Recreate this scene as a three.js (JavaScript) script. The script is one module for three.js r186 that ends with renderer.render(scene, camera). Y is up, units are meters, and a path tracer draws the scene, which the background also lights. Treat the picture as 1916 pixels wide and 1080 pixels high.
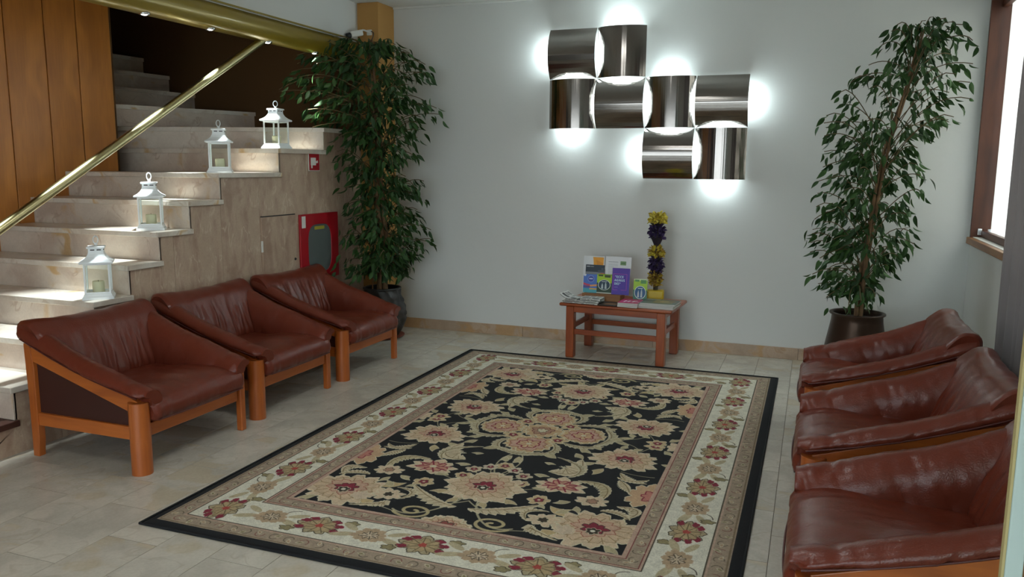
import * as THREE from 'three';
import { RoundedBoxGeometry } from 'three/addons/geometries/RoundedBoxGeometry.js';
import { mergeGeometries, mergeVertices } from 'three/addons/utils/BufferGeometryUtils.js';
import { RectAreaLightUniformsLib } from 'three/addons/lights/RectAreaLightUniformsLib.js';
import { createNoise3D } from 'simplex-noise';

// ---------------------------------------------------------------- camera, sky, lights, exposure
const scene = new THREE.Scene();
const camera = new THREE.PerspectiveCamera(2 * Math.atan(540 / 1500) * 180 / Math.PI, 1916 / 1080, 0.05, 100);
{
  const [p, y, r] = [8.64, 20.5, 0.41].map((a) => a * Math.PI / 180);
  const fw = new THREE.Vector3(-Math.sin(y) * Math.cos(p), -Math.sin(p), -Math.cos(y) * Math.cos(p));
  const rt = new THREE.Vector3(Math.cos(y), 0, -Math.sin(y)), up = new THREE.Vector3().crossVectors(rt, fw);
  const R = rt.clone().multiplyScalar(Math.cos(r)).addScaledVector(up, Math.sin(r));
  const U = up.clone().multiplyScalar(Math.cos(r)).addScaledVector(rt, -Math.sin(r));
  camera.quaternion.setFromRotationMatrix(new THREE.Matrix4().makeBasis(R, U, fw.clone().negate()));
  camera.position.set(0, 1.6, 7.05);
}
scene.add(camera);
const renderer = new THREE.WebGLRenderer({ antialias: true });
renderer.toneMapping = THREE.LinearToneMapping;
renderer.toneMappingExposure = 1.12;
renderer.shadowMap.enabled = true;
RectAreaLightUniformsLib.init();
scene.background = new THREE.Color(0.82, 0.94, 1.0);       // overcast daylight, seen and let in through the windows
scene.backgroundIntensity = 4.8;
const PANEL_LIGHT = 92, PANEL_GLOW = 4, SPOT_LIGHT = 24, SPOT_GLOW = 9, CEILING_LIGHT = 9, CEILING_GLOW = 4;
const COOL = new THREE.Color(0.80, 0.97, 1.0), SPOT_TINT = new THREE.Color(0.86, 0.97, 1.0);

// ---------------------------------------------------------------- helpers
let seed = 12345;
const rnd = () => { seed = (seed * 1664525 + 1013904223) >>> 0; return seed / 4294967296; };
const rr = (a, b) => a + (b - a) * rnd();
const noise3 = createNoise3D(rnd);
const V = (x, y, z) => new THREE.Vector3(x, y, z);
const used = new Map();
function numbered(n) { const k = used.get(n) || 0; used.set(n, k + 1); return k ? `${n}_${String(k).padStart(3, '0')}` : n; }
function tag(o, label, category, group) { o.userData.label = label; o.userData.category = category; if (group) o.userData.group = group; return o; }
function thing(name, label, category, pos = [0, 0, 0], turn = 0, group) {
  const o = new THREE.Group(); o.name = numbered(name); o.position.set(...pos); o.rotation.y = turn; scene.add(o);
  return tag(o, label, category, group);
}
function obj(name, geo, mat, parent) {
  const g = Array.isArray(geo) ? mergeGeometries(geo.map((q) => strip(q))) : geo;
  const m = new THREE.Mesh(g, mat); m.name = parent ? name : numbered(name); m.castShadow = m.receiveShadow = true; (parent || scene).add(m);
  return m;
}
function strip(g) { g = g.index ? g.toNonIndexed() : g; for (const k of Object.keys(g.attributes)) if (!['position', 'normal', 'uv'].includes(k)) g.deleteAttribute(k); return g; }
function struct(name, geo, mat) { const m = obj(name, geo, mat); m.name = name; m.userData.kind = 'structure'; return m; }
function structGroup(name) { const g = new THREE.Group(); g.name = name; g.userData.kind = 'structure'; scene.add(g); return g; }
// planar uv in metres from the dominant normal axis, v along the grain
function uvm(g, grain = 'y', ou = 0, ov = 0) {
  g = g.index ? g.toNonIndexed() : g;
  const P = g.attributes.position, N = g.attributes.normal, uv = new Float32Array(P.count * 2), gi = 'xyz'.indexOf(grain);
  for (let i = 0; i < P.count; i += 3) {
    let n = [0, 0, 0]; for (let k = 0; k < 3; k++) { n[0] += N.getX(i + k); n[1] += N.getY(i + k); n[2] += N.getZ(i + k); }
    n = n.map(Math.abs); const d = n.indexOf(Math.max(...n)); const ax = [0, 1, 2].filter((a) => a !== d);
    let va = ax.includes(gi) ? gi : ax[1], ua = ax.find((a) => a !== va);
    for (let k = 0; k < 3; k++) { const p = [P.getX(i + k), P.getY(i + k), P.getZ(i + k)]; uv[(i + k) * 2] = p[ua] + ou; uv[(i + k) * 2 + 1] = p[va] + ov; }
  }
  g.setAttribute('uv', new THREE.BufferAttribute(uv, 2)); return g;
}
function box(w, h, d, x, y, z, r = 0.004, grain = 'y', rot) {
  let g = r > 0 ? new RoundedBoxGeometry(w, h, d, 2, Math.min(r, w / 2.01, h / 2.01, d / 2.01)) : new THREE.BoxGeometry(w, h, d);
  g = uvm(g, grain, rnd() * 3, rnd() * 3);
  if (rot) { if (rot[0]) g.rotateX(rot[0]); if (rot[1]) g.rotateY(rot[1]); if (rot[2]) g.rotateZ(rot[2]); }
  g.translate(x, y, z); return g;
}
function span(x0, x1, y0, y1, z0, z1, r = 0, grain = 'y') { return box(x1 - x0, y1 - y0, z1 - z0, (x0 + x1) / 2, (y0 + y1) / 2, (z0 + z1) / 2, r, grain); }
// a beam of rectangular section between two points (in the plane with horizontal 'side' axis)
function bar(a, b, w, h, r = 0.004) {
  const A = V(...a), B = V(...b), L = A.distanceTo(B), g = box(w, L, h, 0, 0, 0, r, 'y');
  g.applyQuaternion(new THREE.Quaternion().setFromUnitVectors(V(0, 1, 0), B.clone().sub(A).normalize())); const m = A.add(B).multiplyScalar(0.5); g.translate(m.x, m.y, m.z); return g;
}
function tube(pts, r, seg = 24, rad = 10, closed = false) { return new THREE.TubeGeometry(new THREE.CatmullRomCurve3(pts.map((p) => V(...p)), closed), seg, r, rad, closed); }
function lathe(pts, seg = 40) { return new THREE.LatheGeometry(pts.map((p) => new THREE.Vector2(...p)), seg); }
function poly(pts, depth, bevel = 0) { const s = new THREE.Shape(pts.map((p) => new THREE.Vector2(...p))); return new THREE.ExtrudeGeometry(s, { depth, bevelEnabled: bevel > 0, bevelThickness: bevel, bevelSize: bevel, bevelSegments: 2, curveSegments: 24 }); }
// grid surface: fn(u, v) -> [x, y, z]; u open, v closed when wrap
function grid(nu, nv, fn, wrap = false) {
  const pos = [], uv = [], idx = [], W = nv + 1;
  for (let i = 0; i <= nu; i++) for (let j = 0; j <= nv; j++) { const p = fn(i / nu, j / nv); pos.push(p[0], p[1], p[2]); uv.push(i / nu, j / nv); }
  for (let i = 0; i < nu; i++) for (let j = 0; j < nv; j++) { const a = i * W + j; idx.push(a, a + W, a + 1, a + W, a + W + 1, a + 1); }
  const g = new THREE.BufferGeometry(); g.setAttribute('position', new THREE.Float32BufferAttribute(pos, 3)); g.setAttribute('uv', new THREE.Float32BufferAttribute(uv, 2)); g.setIndex(idx); g.computeVertexNormals();
  if (wrap) { const N = g.attributes.normal; for (let i = 0; i <= nu; i++) { const a = i * W, b = a + nv, n = V(N.getX(a) + N.getX(b), N.getY(a) + N.getY(b), N.getZ(a) + N.getZ(b)).normalize(); N.setXYZ(a, n.x, n.y, n.z); N.setXYZ(b, n.x, n.y, n.z); } }
  return g;
}
function flip(g, axis = 'z') { g = g.clone(); const s = V(1, 1, 1); s[axis] = -1; g.scale(s.x, s.y, s.z); if (g.index) { const I = g.index.array; for (let i = 0; i < I.length; i += 3) { const t = I[i]; I[i] = I[i + 1]; I[i + 1] = t; } } else { for (const k of Object.keys(g.attributes)) { const at = g.attributes[k], n = at.itemSize, A = at.array; for (let i = 0; i < at.count; i += 3) for (let c = 0; c < n; c++) { const t = A[i * n + c]; A[i * n + c] = A[(i + 1) * n + c]; A[(i + 1) * n + c] = t; } } } return g; }

// ---------------------------------------------------------------- procedural textures
const lin = (h) => new THREE.Color(h);
function hash(x, y, s) { let h = (x * 374761393 + y * 668265263 + s * 974711) | 0; h = Math.imul(h ^ (h >>> 13), 1274126177); return ((h ^ (h >>> 16)) >>> 0) / 4294967296; }
function vnoise(x, y, per, s, pv = per) { const xi = Math.floor(x), yi = Math.floor(y), fx = x - xi, fy = y - yi, u = fx * fx * (3 - 2 * fx), v = fy * fy * (3 - 2 * fy), m = (a, p) => ((a % p) + p) % p;
  const a = hash(m(xi, per), m(yi, pv), s), b = hash(m(xi + 1, per), m(yi, pv), s), c = hash(m(xi, per), m(yi + 1, pv), s), d = hash(m(xi + 1, per), m(yi + 1, pv), s);
  return a + (b - a) * u + (c - a) * v + (a - b - c + d) * u * v; }
function fbm(x, y, per, s, oct = 5, pv = per) { let t = 0, a = 0.5, n = 0; for (let o = 0; o < oct; o++) { t += a * vnoise(x, y, per, s + o * 17, pv); n += a; x *= 2; y *= 2; per *= 2; pv *= 2; a *= 0.55; } return t / n; }
function dataTex(w, h, fn, repeat = 1, srgb = true) {
  const d = new Uint8Array(w * h * 4);
  for (let j = 0; j < h; j++) for (let i = 0; i < w; i++) { const c = fn(i / w, j / h), k = (j * w + i) * 4; for (let q = 0; q < 3; q++) d[k + q] = Math.max(0, Math.min(255, c[q])); d[k + 3] = 255; }
  const t = new THREE.DataTexture(d, w, h); t.magFilter = THREE.LinearFilter; t.minFilter = THREE.LinearMipmapLinearFilter; t.generateMipmaps = true; t.wrapS = t.wrapT = THREE.RepeatWrapping; t.repeat.set(repeat, repeat); if (srgb) t.colorSpace = THREE.SRGBColorSpace; t.needsUpdate = true; return t;
}
const mix = (a, b, t) => a.map((q, i) => q + (b[i] - q) * t), sm = (a, b, x) => { const t = Math.max(0, Math.min(1, (x - a) / (b - a))); return t * t * (3 - 2 * t); };
// marble: a base, clouds of a second tone, thin veins; stretch > 1 draws the clouds out along v
function marble(base, cloud, vein, s, { veins = 0.5, stretch = 1, scale = 4, ochre = null, fine = 0.12 } = {}) {
  return dataTex(512, 512, (u, v) => {
    const y = v * scale / stretch * stretch, X = u * scale * stretch, wx = fbm(u * 4, v * 4, 4, s + 5, 3) - 0.5;
    const c = fbm(X + wx, y + wx * 1.5, scale * stretch, s, 5, scale), w = fbm(u * 8 + wx * 2, v * 8, 8, s + 60, 4);
    let col = mix(base, cloud, sm(0.35, 0.7, c));
    const sr = Math.max(1, stretch), ridge = 1 - Math.abs(2 * fbm(u * 4 * sr + wx * 2, v * 4 - wx * 2, 4 * sr, s + 31, 4, 4) - 1);
    col = mix(col, vein, veins * sm(0.93, 0.995, ridge) * sm(0.4, 0.65, w));
    if (ochre) col = mix(col, ochre, 0.75 * sm(0.62, 0.75, fbm(u * 4 + wx * 3, v * 4, 4, s + 90, 4)) );
    const f = (vnoise(u * 128, v * 128, 128, s + 3) - 0.5) * 255 * fine * 0.35 + (w - 0.5) * 255 * fine;
    return col.map((q) => q + f);
  });
}
function woodTex(a, b, s, dens = 16) {
  return dataTex(512, 512, (u, v) => {
    const wob = fbm(u * 4, v * 2, 4, s, 3, 2), n = fbm(u * dens + wob * 1.5, v * 2, dens, s + 9, 4, 2), f = vnoise(u * 128, v * 8, 128, s + 40, 8);
    const band = 0.5 + 0.5 * Math.sin((u * 6 + wob * 2.2) * Math.PI * 2);
    return mix(a, b, Math.min(1, 0.6 * sm(0.3, 0.75, n) + 0.25 * band + 0.22 * f));
  });
}
const std = (o) => new THREE.MeshStandardMaterial(o), phys = (o) => new THREE.MeshPhysicalMaterial(o);
const grainBump = dataTex(256, 256, (u, v) => { const f = 255 * (0.6 * vnoise(u * 64, v * 64, 64, 3) + 0.4 * vnoise(u * 128, v * 128, 128, 8)); return [f, f, f]; }, 1, false);
const plasterBump = dataTex(256, 256, (u, v) => { const f = 255 * fbm(u * 16, v * 16, 16, 77, 4); return [f, f, f]; }, 1, false);
const M = {
  wall: std({ color: lin('#dadbd8'), roughness: 0.75, bumpMap: plasterBump, bumpScale: 0.0012 }),
  ceiling: std({ color: lin('#e3e4e0'), roughness: 0.9 }),
  brownWall: std({ color: lin('#5c3f1e'), roughness: 0.8 }),
  ochre: std({ color: lin('#b98a4a'), roughness: 0.7, bumpMap: plasterBump, bumpScale: 0.001 }),
  floorTiles: [0, 1, 2].map((k) => phys({ map: marble([203, 196, 182], [188, 181, 168], [140, 124, 104], 100 + k * 37, { veins: 0.18, ochre: [192, 178, 154], fine: 0.08, scale: 4 }), roughness: 0.24, specularIntensity: 0.8 })),
  grout: std({ color: lin('#6f675a'), roughness: 0.9 }),
  tread: phys({ map: marble([220, 212, 199], [204, 190, 174], [150, 118, 90], 311, { veins: 0.3, ochre: [200, 158, 100], fine: 0.08 }), roughness: 0.28 }),
  riser: phys({ map: marble([216, 203, 188], [200, 181, 165], [140, 105, 82], 517, { veins: 0.3, ochre: [198, 158, 104], fine: 0.08 }), roughness: 0.4 }),
  cladding: phys({ map: marble([188, 164, 142], [170, 142, 122], [205, 188, 165], 711, { veins: 0.75, scale: 4, stretch: 3, fine: 0.08 }), roughness: 0.42 }),
  base: phys({ map: marble([186, 160, 136], [170, 146, 124], [150, 105, 60], 911, { veins: 0.3, ochre: [186, 146, 100], fine: 0.07 }), roughness: 0.4 }),
  darkTread: std({ color: lin('#4a2b22'), roughness: 0.5 }),
  chairWood: phys({ map: woodTex([194, 106, 42], [156, 78, 28], 21, 16), roughness: 0.38, clearcoat: 0.25, clearcoatRoughness: 0.3 }),
  tableWood: phys({ map: woodTex([172, 86, 36], [134, 58, 20], 51, 16), roughness: 0.35, clearcoat: 0.3, clearcoatRoughness: 0.3 }),
  wallWood: phys({ map: woodTex([206, 134, 56], [170, 106, 42], 91, 8), roughness: 0.42, clearcoat: 0.15, clearcoatRoughness: 0.4 }),
  frameWood: std({ map: woodTex([96, 50, 26], [70, 34, 17], 131, 16), roughness: 0.45 }),
  sillWood: std({ map: woodTex([160, 112, 66], [130, 84, 46], 151, 16), roughness: 0.45 }),
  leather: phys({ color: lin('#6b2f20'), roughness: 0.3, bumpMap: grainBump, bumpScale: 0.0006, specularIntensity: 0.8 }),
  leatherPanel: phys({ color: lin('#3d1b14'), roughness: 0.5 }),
  piping: phys({ color: lin('#54241f'), roughness: 0.4 }),
  brass: std({ color: lin('#cabf90'), metalness: 1, roughness: 0.3 }),
  goldBeam: phys({ color: lin('#8f7a22'), metalness: 0.35, roughness: 0.32, clearcoat: 0.5, clearcoatRoughness: 0.15 }),
  steel: std({ color: lin('#8d8782'), metalness: 1, roughness: 0.13, side: THREE.DoubleSide }),
  chrome: std({ color: lin('#c8c8c8'), metalness: 1, roughness: 0.2 }),
  panelGlow: std({ color: 0xffffff, emissive: COOL, emissiveIntensity: PANEL_GLOW, roughness: 0.6 }),
  ceilingGlow: std({ color: 0xffffff, emissive: new THREE.Color(0.95, 1, 0.99), emissiveIntensity: CEILING_GLOW, roughness: 0.6 }),
  spotGlow: std({ color: 0xffffff, emissive: SPOT_TINT, emissiveIntensity: SPOT_GLOW, roughness: 0.6 }),
  whiteMetal: std({ color: lin('#f2f6f6'), roughness: 0.45 }),
  candle: std({ color: lin('#e6e0bd'), roughness: 0.7 }),
  wick: std({ color: lin('#2a2420'), roughness: 0.9 }),
  glass: phys({ color: 0xffffff, transmission: 1, thickness: 0, roughness: 0.02, ior: 1.5 }),
  lanternGlass: phys({ color: lin('#fbfdfc'), transmission: 1, thickness: 0, roughness: 0, ior: 1.5, specularIntensity: 0.01 }),
  hoseGlass: phys({ color: lin('#8f9a98'), transmission: 0.6, thickness: 0, roughness: 0.3, ior: 1.5 }),
  tintGlass: phys({ color: lin('#dfeee8'), transmission: 1, thickness: 0, roughness: 0.02, ior: 1.5 }),
  glassEdge: std({ color: lin('#b9cbc4'), roughness: 0.35 }),
  sealStrip: std({ color: lin('#b7a873'), roughness: 0.6 }),
  red: phys({ color: lin('#a8101e'), roughness: 0.4 }),
  white: std({ color: lin('#dedcd4'), roughness: 0.6 }),
  black: std({ color: lin('#15151a'), roughness: 0.5 }),
  cable: std({ color: lin('#2a2a2c'), roughness: 0.6 }),
  potBlack: phys({ color: lin('#2c2a28'), roughness: 0.38, side: THREE.DoubleSide }),
  potBronze: std({ color: lin('#4a3a30'), metalness: 0.75, roughness: 0.38, side: THREE.DoubleSide }),
  terracotta: std({ color: lin('#7a3a28'), roughness: 0.6 }),
  soil: std({ color: lin('#2b2018'), roughness: 1 }),
  bark: std({ map: woodTex([130, 100, 68], [96, 70, 46], 171, 32), roughness: 0.85 }),
  twig: std({ color: lin('#5a4a2c'), roughness: 0.8 }),
  curtain: phys({ color: lin('#948d8f'), roughness: 0.95, transmission: 0.12, side: THREE.DoubleSide }),
  leaves: ['#2a4a1a', '#213f18', '#345524'].map((c) => phys({ color: lin(c), roughness: 0.55, specularIntensity: 0.6, transmission: 0.12, side: THREE.DoubleSide })),
  outdoor: std({ color: lin('#8e8e8a'), roughness: 0.9 }),
};
// ---------------------------------------------------------------- room shell
const BX = -4.07, RX = 1.148, CEIL = 3.09, FRONT = 9.6, TALL = 4.3, WX = -5.55;   // stringer wall face, right wall face, ceiling, entrance wall, stairwell ceiling, panelled wall face
struct('ground', span(-16, 16, -0.5, -0.3, -14, 24), M.outdoor);
struct('wall_outside', span(2.7, 3.0, -0.3, 7, -13, 8), std({ color: lin('#f2ebdf'), roughness: 0.9 }));
const floor = struct('floor', span(-8, RX + 0.2, -0.3, -0.006, -0.3, FRONT + 0.2), M.grout);
{ // marble tiles 0.27 x 0.53 m in running bond, as far as the picture shows them
  const X0 = -4.14, W = 0.27, L = 0.53, vars = M.floorTiles;
  const geos = new Map();
  for (let i = -6; i < 20; i++) {
    const off = (((i % 2) + 2) % 2) ? 0.265 : 0;
    for (let k = -1; k < 12; k++) {
      let x0 = X0 + i * W, x1 = x0 + W, z1 = 4.85 - 0.53 * 9 + off + k * L + 0.0, z0 = z1 - L;
      if (i < 0 && z0 < 4.3) continue;
      x0 = Math.max(x0, i < 0 ? -5.55 : -4.14); x1 = Math.min(x1, RX + 0.02); z0 = Math.max(z0, -0.05);
      if (x1 - x0 < 0.02 || z1 - z0 < 0.02 || z0 > 5.9) continue;
      if (x0 > -2.72 && x1 < -0.21 && z0 > 0.75 && z1 < 4.42) continue;       // under the rug
      const w = x1 - x0 - 0.0025, l = z1 - z0 - 0.0025, key = `${w.toFixed(3)}_${l.toFixed(3)}_${Math.floor(rnd() * 4)}`;
      if (!geos.has(key)) geos.set(key, uvm(new THREE.BoxGeometry(w, 0.012, l), 'z', rnd() * 5, rnd() * 5));
      const t = obj('tile', geos.get(key), vars[Math.floor(rnd() * 3)], floor);
      t.position.set((x0 + x1) / 2, -0.006, (z0 + z1) / 2);
    }
  }
}
struct('floor_front', span(-5.55, RX, -0.02, 0, 6.4, FRONT), M.floorTiles[0]);
struct('wall_back', uvm(span(-4.08, RX + 0.12, -0.3, TALL, -0.2, 0)), M.wall);
{ // right wall with a window between z = 0.1 and 2.3
  const Y0 = 1.06, Y1 = 2.85, Z0 = 0.06, Z1 = 2.3, g = [
    span(RX, RX + 0.12, -0.3, Y0, 0, FRONT), span(RX, RX + 0.12, Y1, CEIL + 0.2, 0, FRONT), span(RX, RX + 0.12, Y0, Y1, 0, Z0), span(RX, RX + 0.12, Y0, Y1, Z1, FRONT)];
  struct('wall_right', g, M.wall);
  const w = structGroup('window_1');
  obj('jamb', span(RX - 0.012, RX + 0.122, Y0, Y1, Z0 - 0.012, Z0 + 0.02, 0.003), M.frameWood, w);
  obj('jamb', span(RX - 0.012, RX + 0.122, Y0, Y1, Z1 - 0.02, Z1 + 0.012, 0.003), M.frameWood, w);
  obj('head', span(RX - 0.012, RX + 0.122, Y1 - 0.02, Y1 + 0.02, Z0, Z1, 0.003, 'z'), M.frameWood, w);
  obj('sill', span(RX - 0.03, RX + 0.02, Y0 - 0.02, Y0 + 0.03, Z0 - 0.03, Z1 + 0.03, 0.005, 'z'), M.sillWood, w);
  obj('sill_top', span(RX + 0.005, RX + 0.13, Y0 - 0.02, Y0 + 0.034, Z0, Z1, 0.003, 'z'), M.white, w);
  for (const z of [Z0 - 0.036, 1.62, Z1 - 0.02]) obj('stile', span(RX + 0.06, RX + 0.1, Y0, Y1, z, z + 0.05, 0.004), M.frameWood, w);
  for (const y of [Y0 + 0.034, Y1 - 0.07]) obj('rail', span(RX + 0.06, RX + 0.1, y, y + 0.05, Z0 + 0.02, Z1 - 0.02, 0.004, 'z'), M.frameWood, w);
  obj('hinge', [span(RX + 0.03, RX + 0.06, Y0 + 0.05, Y0 + 0.1, Z0 + 0.022, Z0 + 0.045, 0.004)], M.chrome, w);
  for (const [a, b] of [[Z0 + 0.008, 1.63], [1.66, Z1 - 0.008]]) obj('pane', span(RX + 0.078, RX + 0.082, Y0 + 0.08, Y1 - 0.06, a, b), M.glass, w);
}
// entrance wall behind the camera with a wide glazed opening
struct('wall_front', [span(-8, -4.0, -0.3, TALL, FRONT, FRONT + 0.2), span(0.9, RX + 0.2, -0.3, TALL, FRONT, FRONT + 0.2), span(-4.0, 0.9, 2.6, TALL, FRONT, FRONT + 0.2)], M.wall);
{ const w = structGroup('window_2');
  for (let i = 0; i <= 4; i++) obj('stile', span(-4.0 + i * 1.21, -3.94 + i * 1.21, 0, 2.6, FRONT + 0.05, FRONT + 0.12), M.frameWood, w);
  for (let i = 0; i < 16; i++) if (i % 4) obj('glazing_bar', span(-3.985 + i * 0.3025, -3.955 + i * 0.3025, 0, 2.6, FRONT + 0.06, FRONT + 0.11), M.frameWood, w);
  for (let i = 0; i < 4; i++) obj('pane', span(-3.94 + i * 1.21, -4.0 + (i + 1) * 1.21, 0, 2.6, FRONT + 0.083, FRONT + 0.089), M.glass, w); }
struct('ceiling', span(-4.2, RX + 0.2, CEIL, CEIL + 0.2, -0.2, FRONT + 0.2), M.ceiling);
{ // recessed ceiling panels of the lobby, above the frame
  const fixture = (x, z) => {
    const t = thing('ceiling_light', '', 'ceiling light', [x, CEIL, z], 0, 'recessed square ceiling lights above the lobby');
    t.userData.label = z > 5 ? 'recessed square ceiling light nearest the entrance glass' : 'recessed square ceiling light above the middle of the rug';
    obj('frame', [span(-0.32, 0.32, -0.012, 0, -0.32, -0.3, 0), span(-0.32, 0.32, -0.012, 0, 0.3, 0.32, 0), span(-0.32, -0.3, -0.012, 0, -0.3, 0.3, 0), span(0.3, 0.32, -0.012, 0, -0.3, 0.3, 0)], M.whiteMetal, t);
    obj('diffuser', span(-0.3, 0.3, -0.008, -0.001, -0.3, 0.3, 0), M.ceilingGlow, t);
    const L = new THREE.RectAreaLight(new THREE.Color(0.95, 1, 0.99), CEILING_LIGHT, 0.58, 0.58); L.position.set(x, CEIL - 0.015, z); L.lookAt(x, 0, z); scene.add(L);
  };
  fixture(-1.6, 5.7); fixture(-1.6, 3.6);
}
struct('trim_1', span(-3.86, RX, CEIL - 0.02, CEIL, 0, 0.02, 0.004, 'x'), M.ceiling);
struct('column', span(-4.12, -3.86, 0, CEIL, 0, 0.3, 0.004), M.ochre);
struct('wall_left', span(-4.22, -4.08, 2.74, TALL, 0.3, FRONT), M.wall);
struct('wall_stair_back', span(-7.8, -4.08, -0.3, TALL, 0.12, 0.3), M.brownWall);
struct('wall_stair_end', span(-7.8, -7.6, -0.3, TALL, 0.3, FRONT), M.brownWall);
struct('wall_stair_inner', span(-7.6, WX - 0.03, -0.3, TALL, 1.73, 1.77), M.brownWall);
struct('ceiling_stair', span(-7.8, -4.08, TALL, TALL + 0.2, 0.1, FRONT + 0.2), M.brownWall);
{ // planked wall beside the flight
  const w = structGroup('wall_panelled');
  obj('backing', span(WX - 0.2, WX - 0.022, -0.3, TALL, 1.77, FRONT), M.darkTread, w);
  const zs = [1.77, 2.10, 2.39, 2.72, 3.02, 3.33, 3.64, 3.95, 4.26, 4.57, 4.88, 5.19, 5.5, 5.81, 6.12];
  for (let i = 0; i + 1 < zs.length; i++) obj('plank', box(0.025, TALL, zs[i + 1] - zs[i] - 0.008, WX - 0.0125, TALL / 2, (zs[i] + zs[i + 1]) / 2, 0.004), M.wallWood, w);
}
{ // baseboard of marble pieces
  const b = structGroup('baseboard_back'), xs = [-3.86, -2.52, -1.28, -0.05, RX];
  for (let i = 0; i + 1 < xs.length; i++) obj('slab', box(xs[i + 1] - xs[i] - 0.002, 0.1, 0.014, (xs[i] + xs[i + 1]) / 2, 0.05, 0.007, 0.003, 'x'), M.base, b);
  const c = structGroup('baseboard_right'); for (let i = 0; i < 3; i++) obj('slab', box(0.014, 0.1, 1.25 - 0.002, RX - 0.007, 0.05, 0.65 + i * 1.25, 0.003, 'z'), M.base, c);
}
// ---------------------------------------------------------------- the staircase
const H = 0.1925, ZS = [0, 4.29, 4.01, 3.72, 3.437, 3.162, 2.892, 2.60, 2.28, 1.574];   // riser faces of steps 1..9
{
  const st = thing('staircase', 'pale marble staircase rising past the wood panelled wall and turning left at the top', 'staircase');
  for (let k = 1; k <= 9; k++) {
    const y = H * k, zf = ZS[k], zb = k < 9 ? ZS[k + 1] - 0.02 : 0;
    if (k < 9) obj('tread', span(WX, BX + 0.02, y - 0.036, y, zb, zf + 0.022, 0.005, 'x'), k === 1 ? M.darkTread : M.tread, st);
    obj('riser', span(k < 9 ? WX : -5.95, BX, y - H, y - 0.036, zf - 0.02, zf, 0.002, 'x'), M.riser, st);
  }
  const R = [[[WX - 0.1, 1.574], [BX, 1.574]], [[-6.0, 1.628], [BX, 0.92]], [[-5.87, 1.73], [-5.29, 0.3]], [[-6.17, 1.73], [-6.03, 0.3]], [[-6.48, 1.73], [-6.35, 0.3]], [[-6.78, 1.73], [-6.68, 0.3]], [[-7.08, 1.73], [-7.0, 0.3]]];
  const corner = [[[BX + 0.02, 1.574], [BX + 0.02, 0.92]], [[BX + 0.02, 0.92], [BX + 0.02, 0.3]]];
  for (let i = 0; i < 6; i++) {
    const y = H * (9 + i), a = R[i], b = R[i + 1], fy = i < 2 ? 0.02 : 0.0;
    let pts;
    if (i === 0) pts = [[-5.85, 1.596], [BX + 0.02, 1.596], [BX + 0.02, 0.9], [-5.85, 1.55]];
    else if (i === 1) pts = [[-6.0, 1.65], [BX + 0.02, 0.94], [BX + 0.02, 0.3], b[1], b[0]];
    else pts = [[a[0][0] + 0.022, a[0][1]], [a[1][0] + 0.022, a[1][1]], b[1], b[0]];
    const g = poly(pts.map(([x, z]) => [x, -z]), 0.036); g.rotateX(-Math.PI / 2); g.translate(0, y - 0.036, 0);
    obj('tread', uvm(g, 'x', rnd(), rnd()), M.tread, st);
    if (i > 0) { const A = V(a[0][0], 0, a[0][1]), B = V(a[1][0], 0, a[1][1]), L = A.distanceTo(B), g2 = box(L, H - 0.036, 0.02, 0, 0, 0, 0.002, 'x'); g2.rotateY(-Math.atan2(B.z - A.z, B.x - A.x)); g2.translate((A.x + B.x) / 2, y - H + (H - 0.036) / 2, (A.z + B.z) / 2); obj('riser', g2, M.riser, st); }
  }
}
{ // marble slabs of the wall under the flight
  const w = structGroup('wall_stringer'), zb = [4.29, 3.72, 3.24, 2.76, 2.28, 1.84, 1.2, 0.75, 0.3];
  const E = 0.009, top = (z) => { if (z <= 0.91) return 10 * H; for (let k = 9; k >= 1; k--) if (z <= ZS[k] - E) return k * H; return 0; };
  const cuts = [...ZS.slice(1).map((q) => q - E), 0.91];
  for (let i = 0; i + 1 < zb.length; i++) {
    const a = zb[i] - 0.001, b = zb[i + 1] + 0.001, pts = [[a, -0.02]];
    const inner = cuts.filter((c) => c < a - 0.002 && c > b + 0.002).sort((p, q) => q - p), ed = [a, ...inner, b];
    for (let k = 0; k + 1 < ed.length; k++) { const t = top((ed[k] + ed[k + 1]) / 2) - 0.036; pts.push([ed[k], t], [ed[k + 1], t]); }
    pts.push([b, -0.02]);
    const g = poly(pts.map(([z, y]) => [-z, y]), 0.1); g.rotateY(Math.PI / 2); g.translate(BX - 0.1, 0, 0);
    obj('slab', uvm(g, 'y', rnd() * 4, rnd() * 4), M.cladding, w);
  }
}
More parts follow.
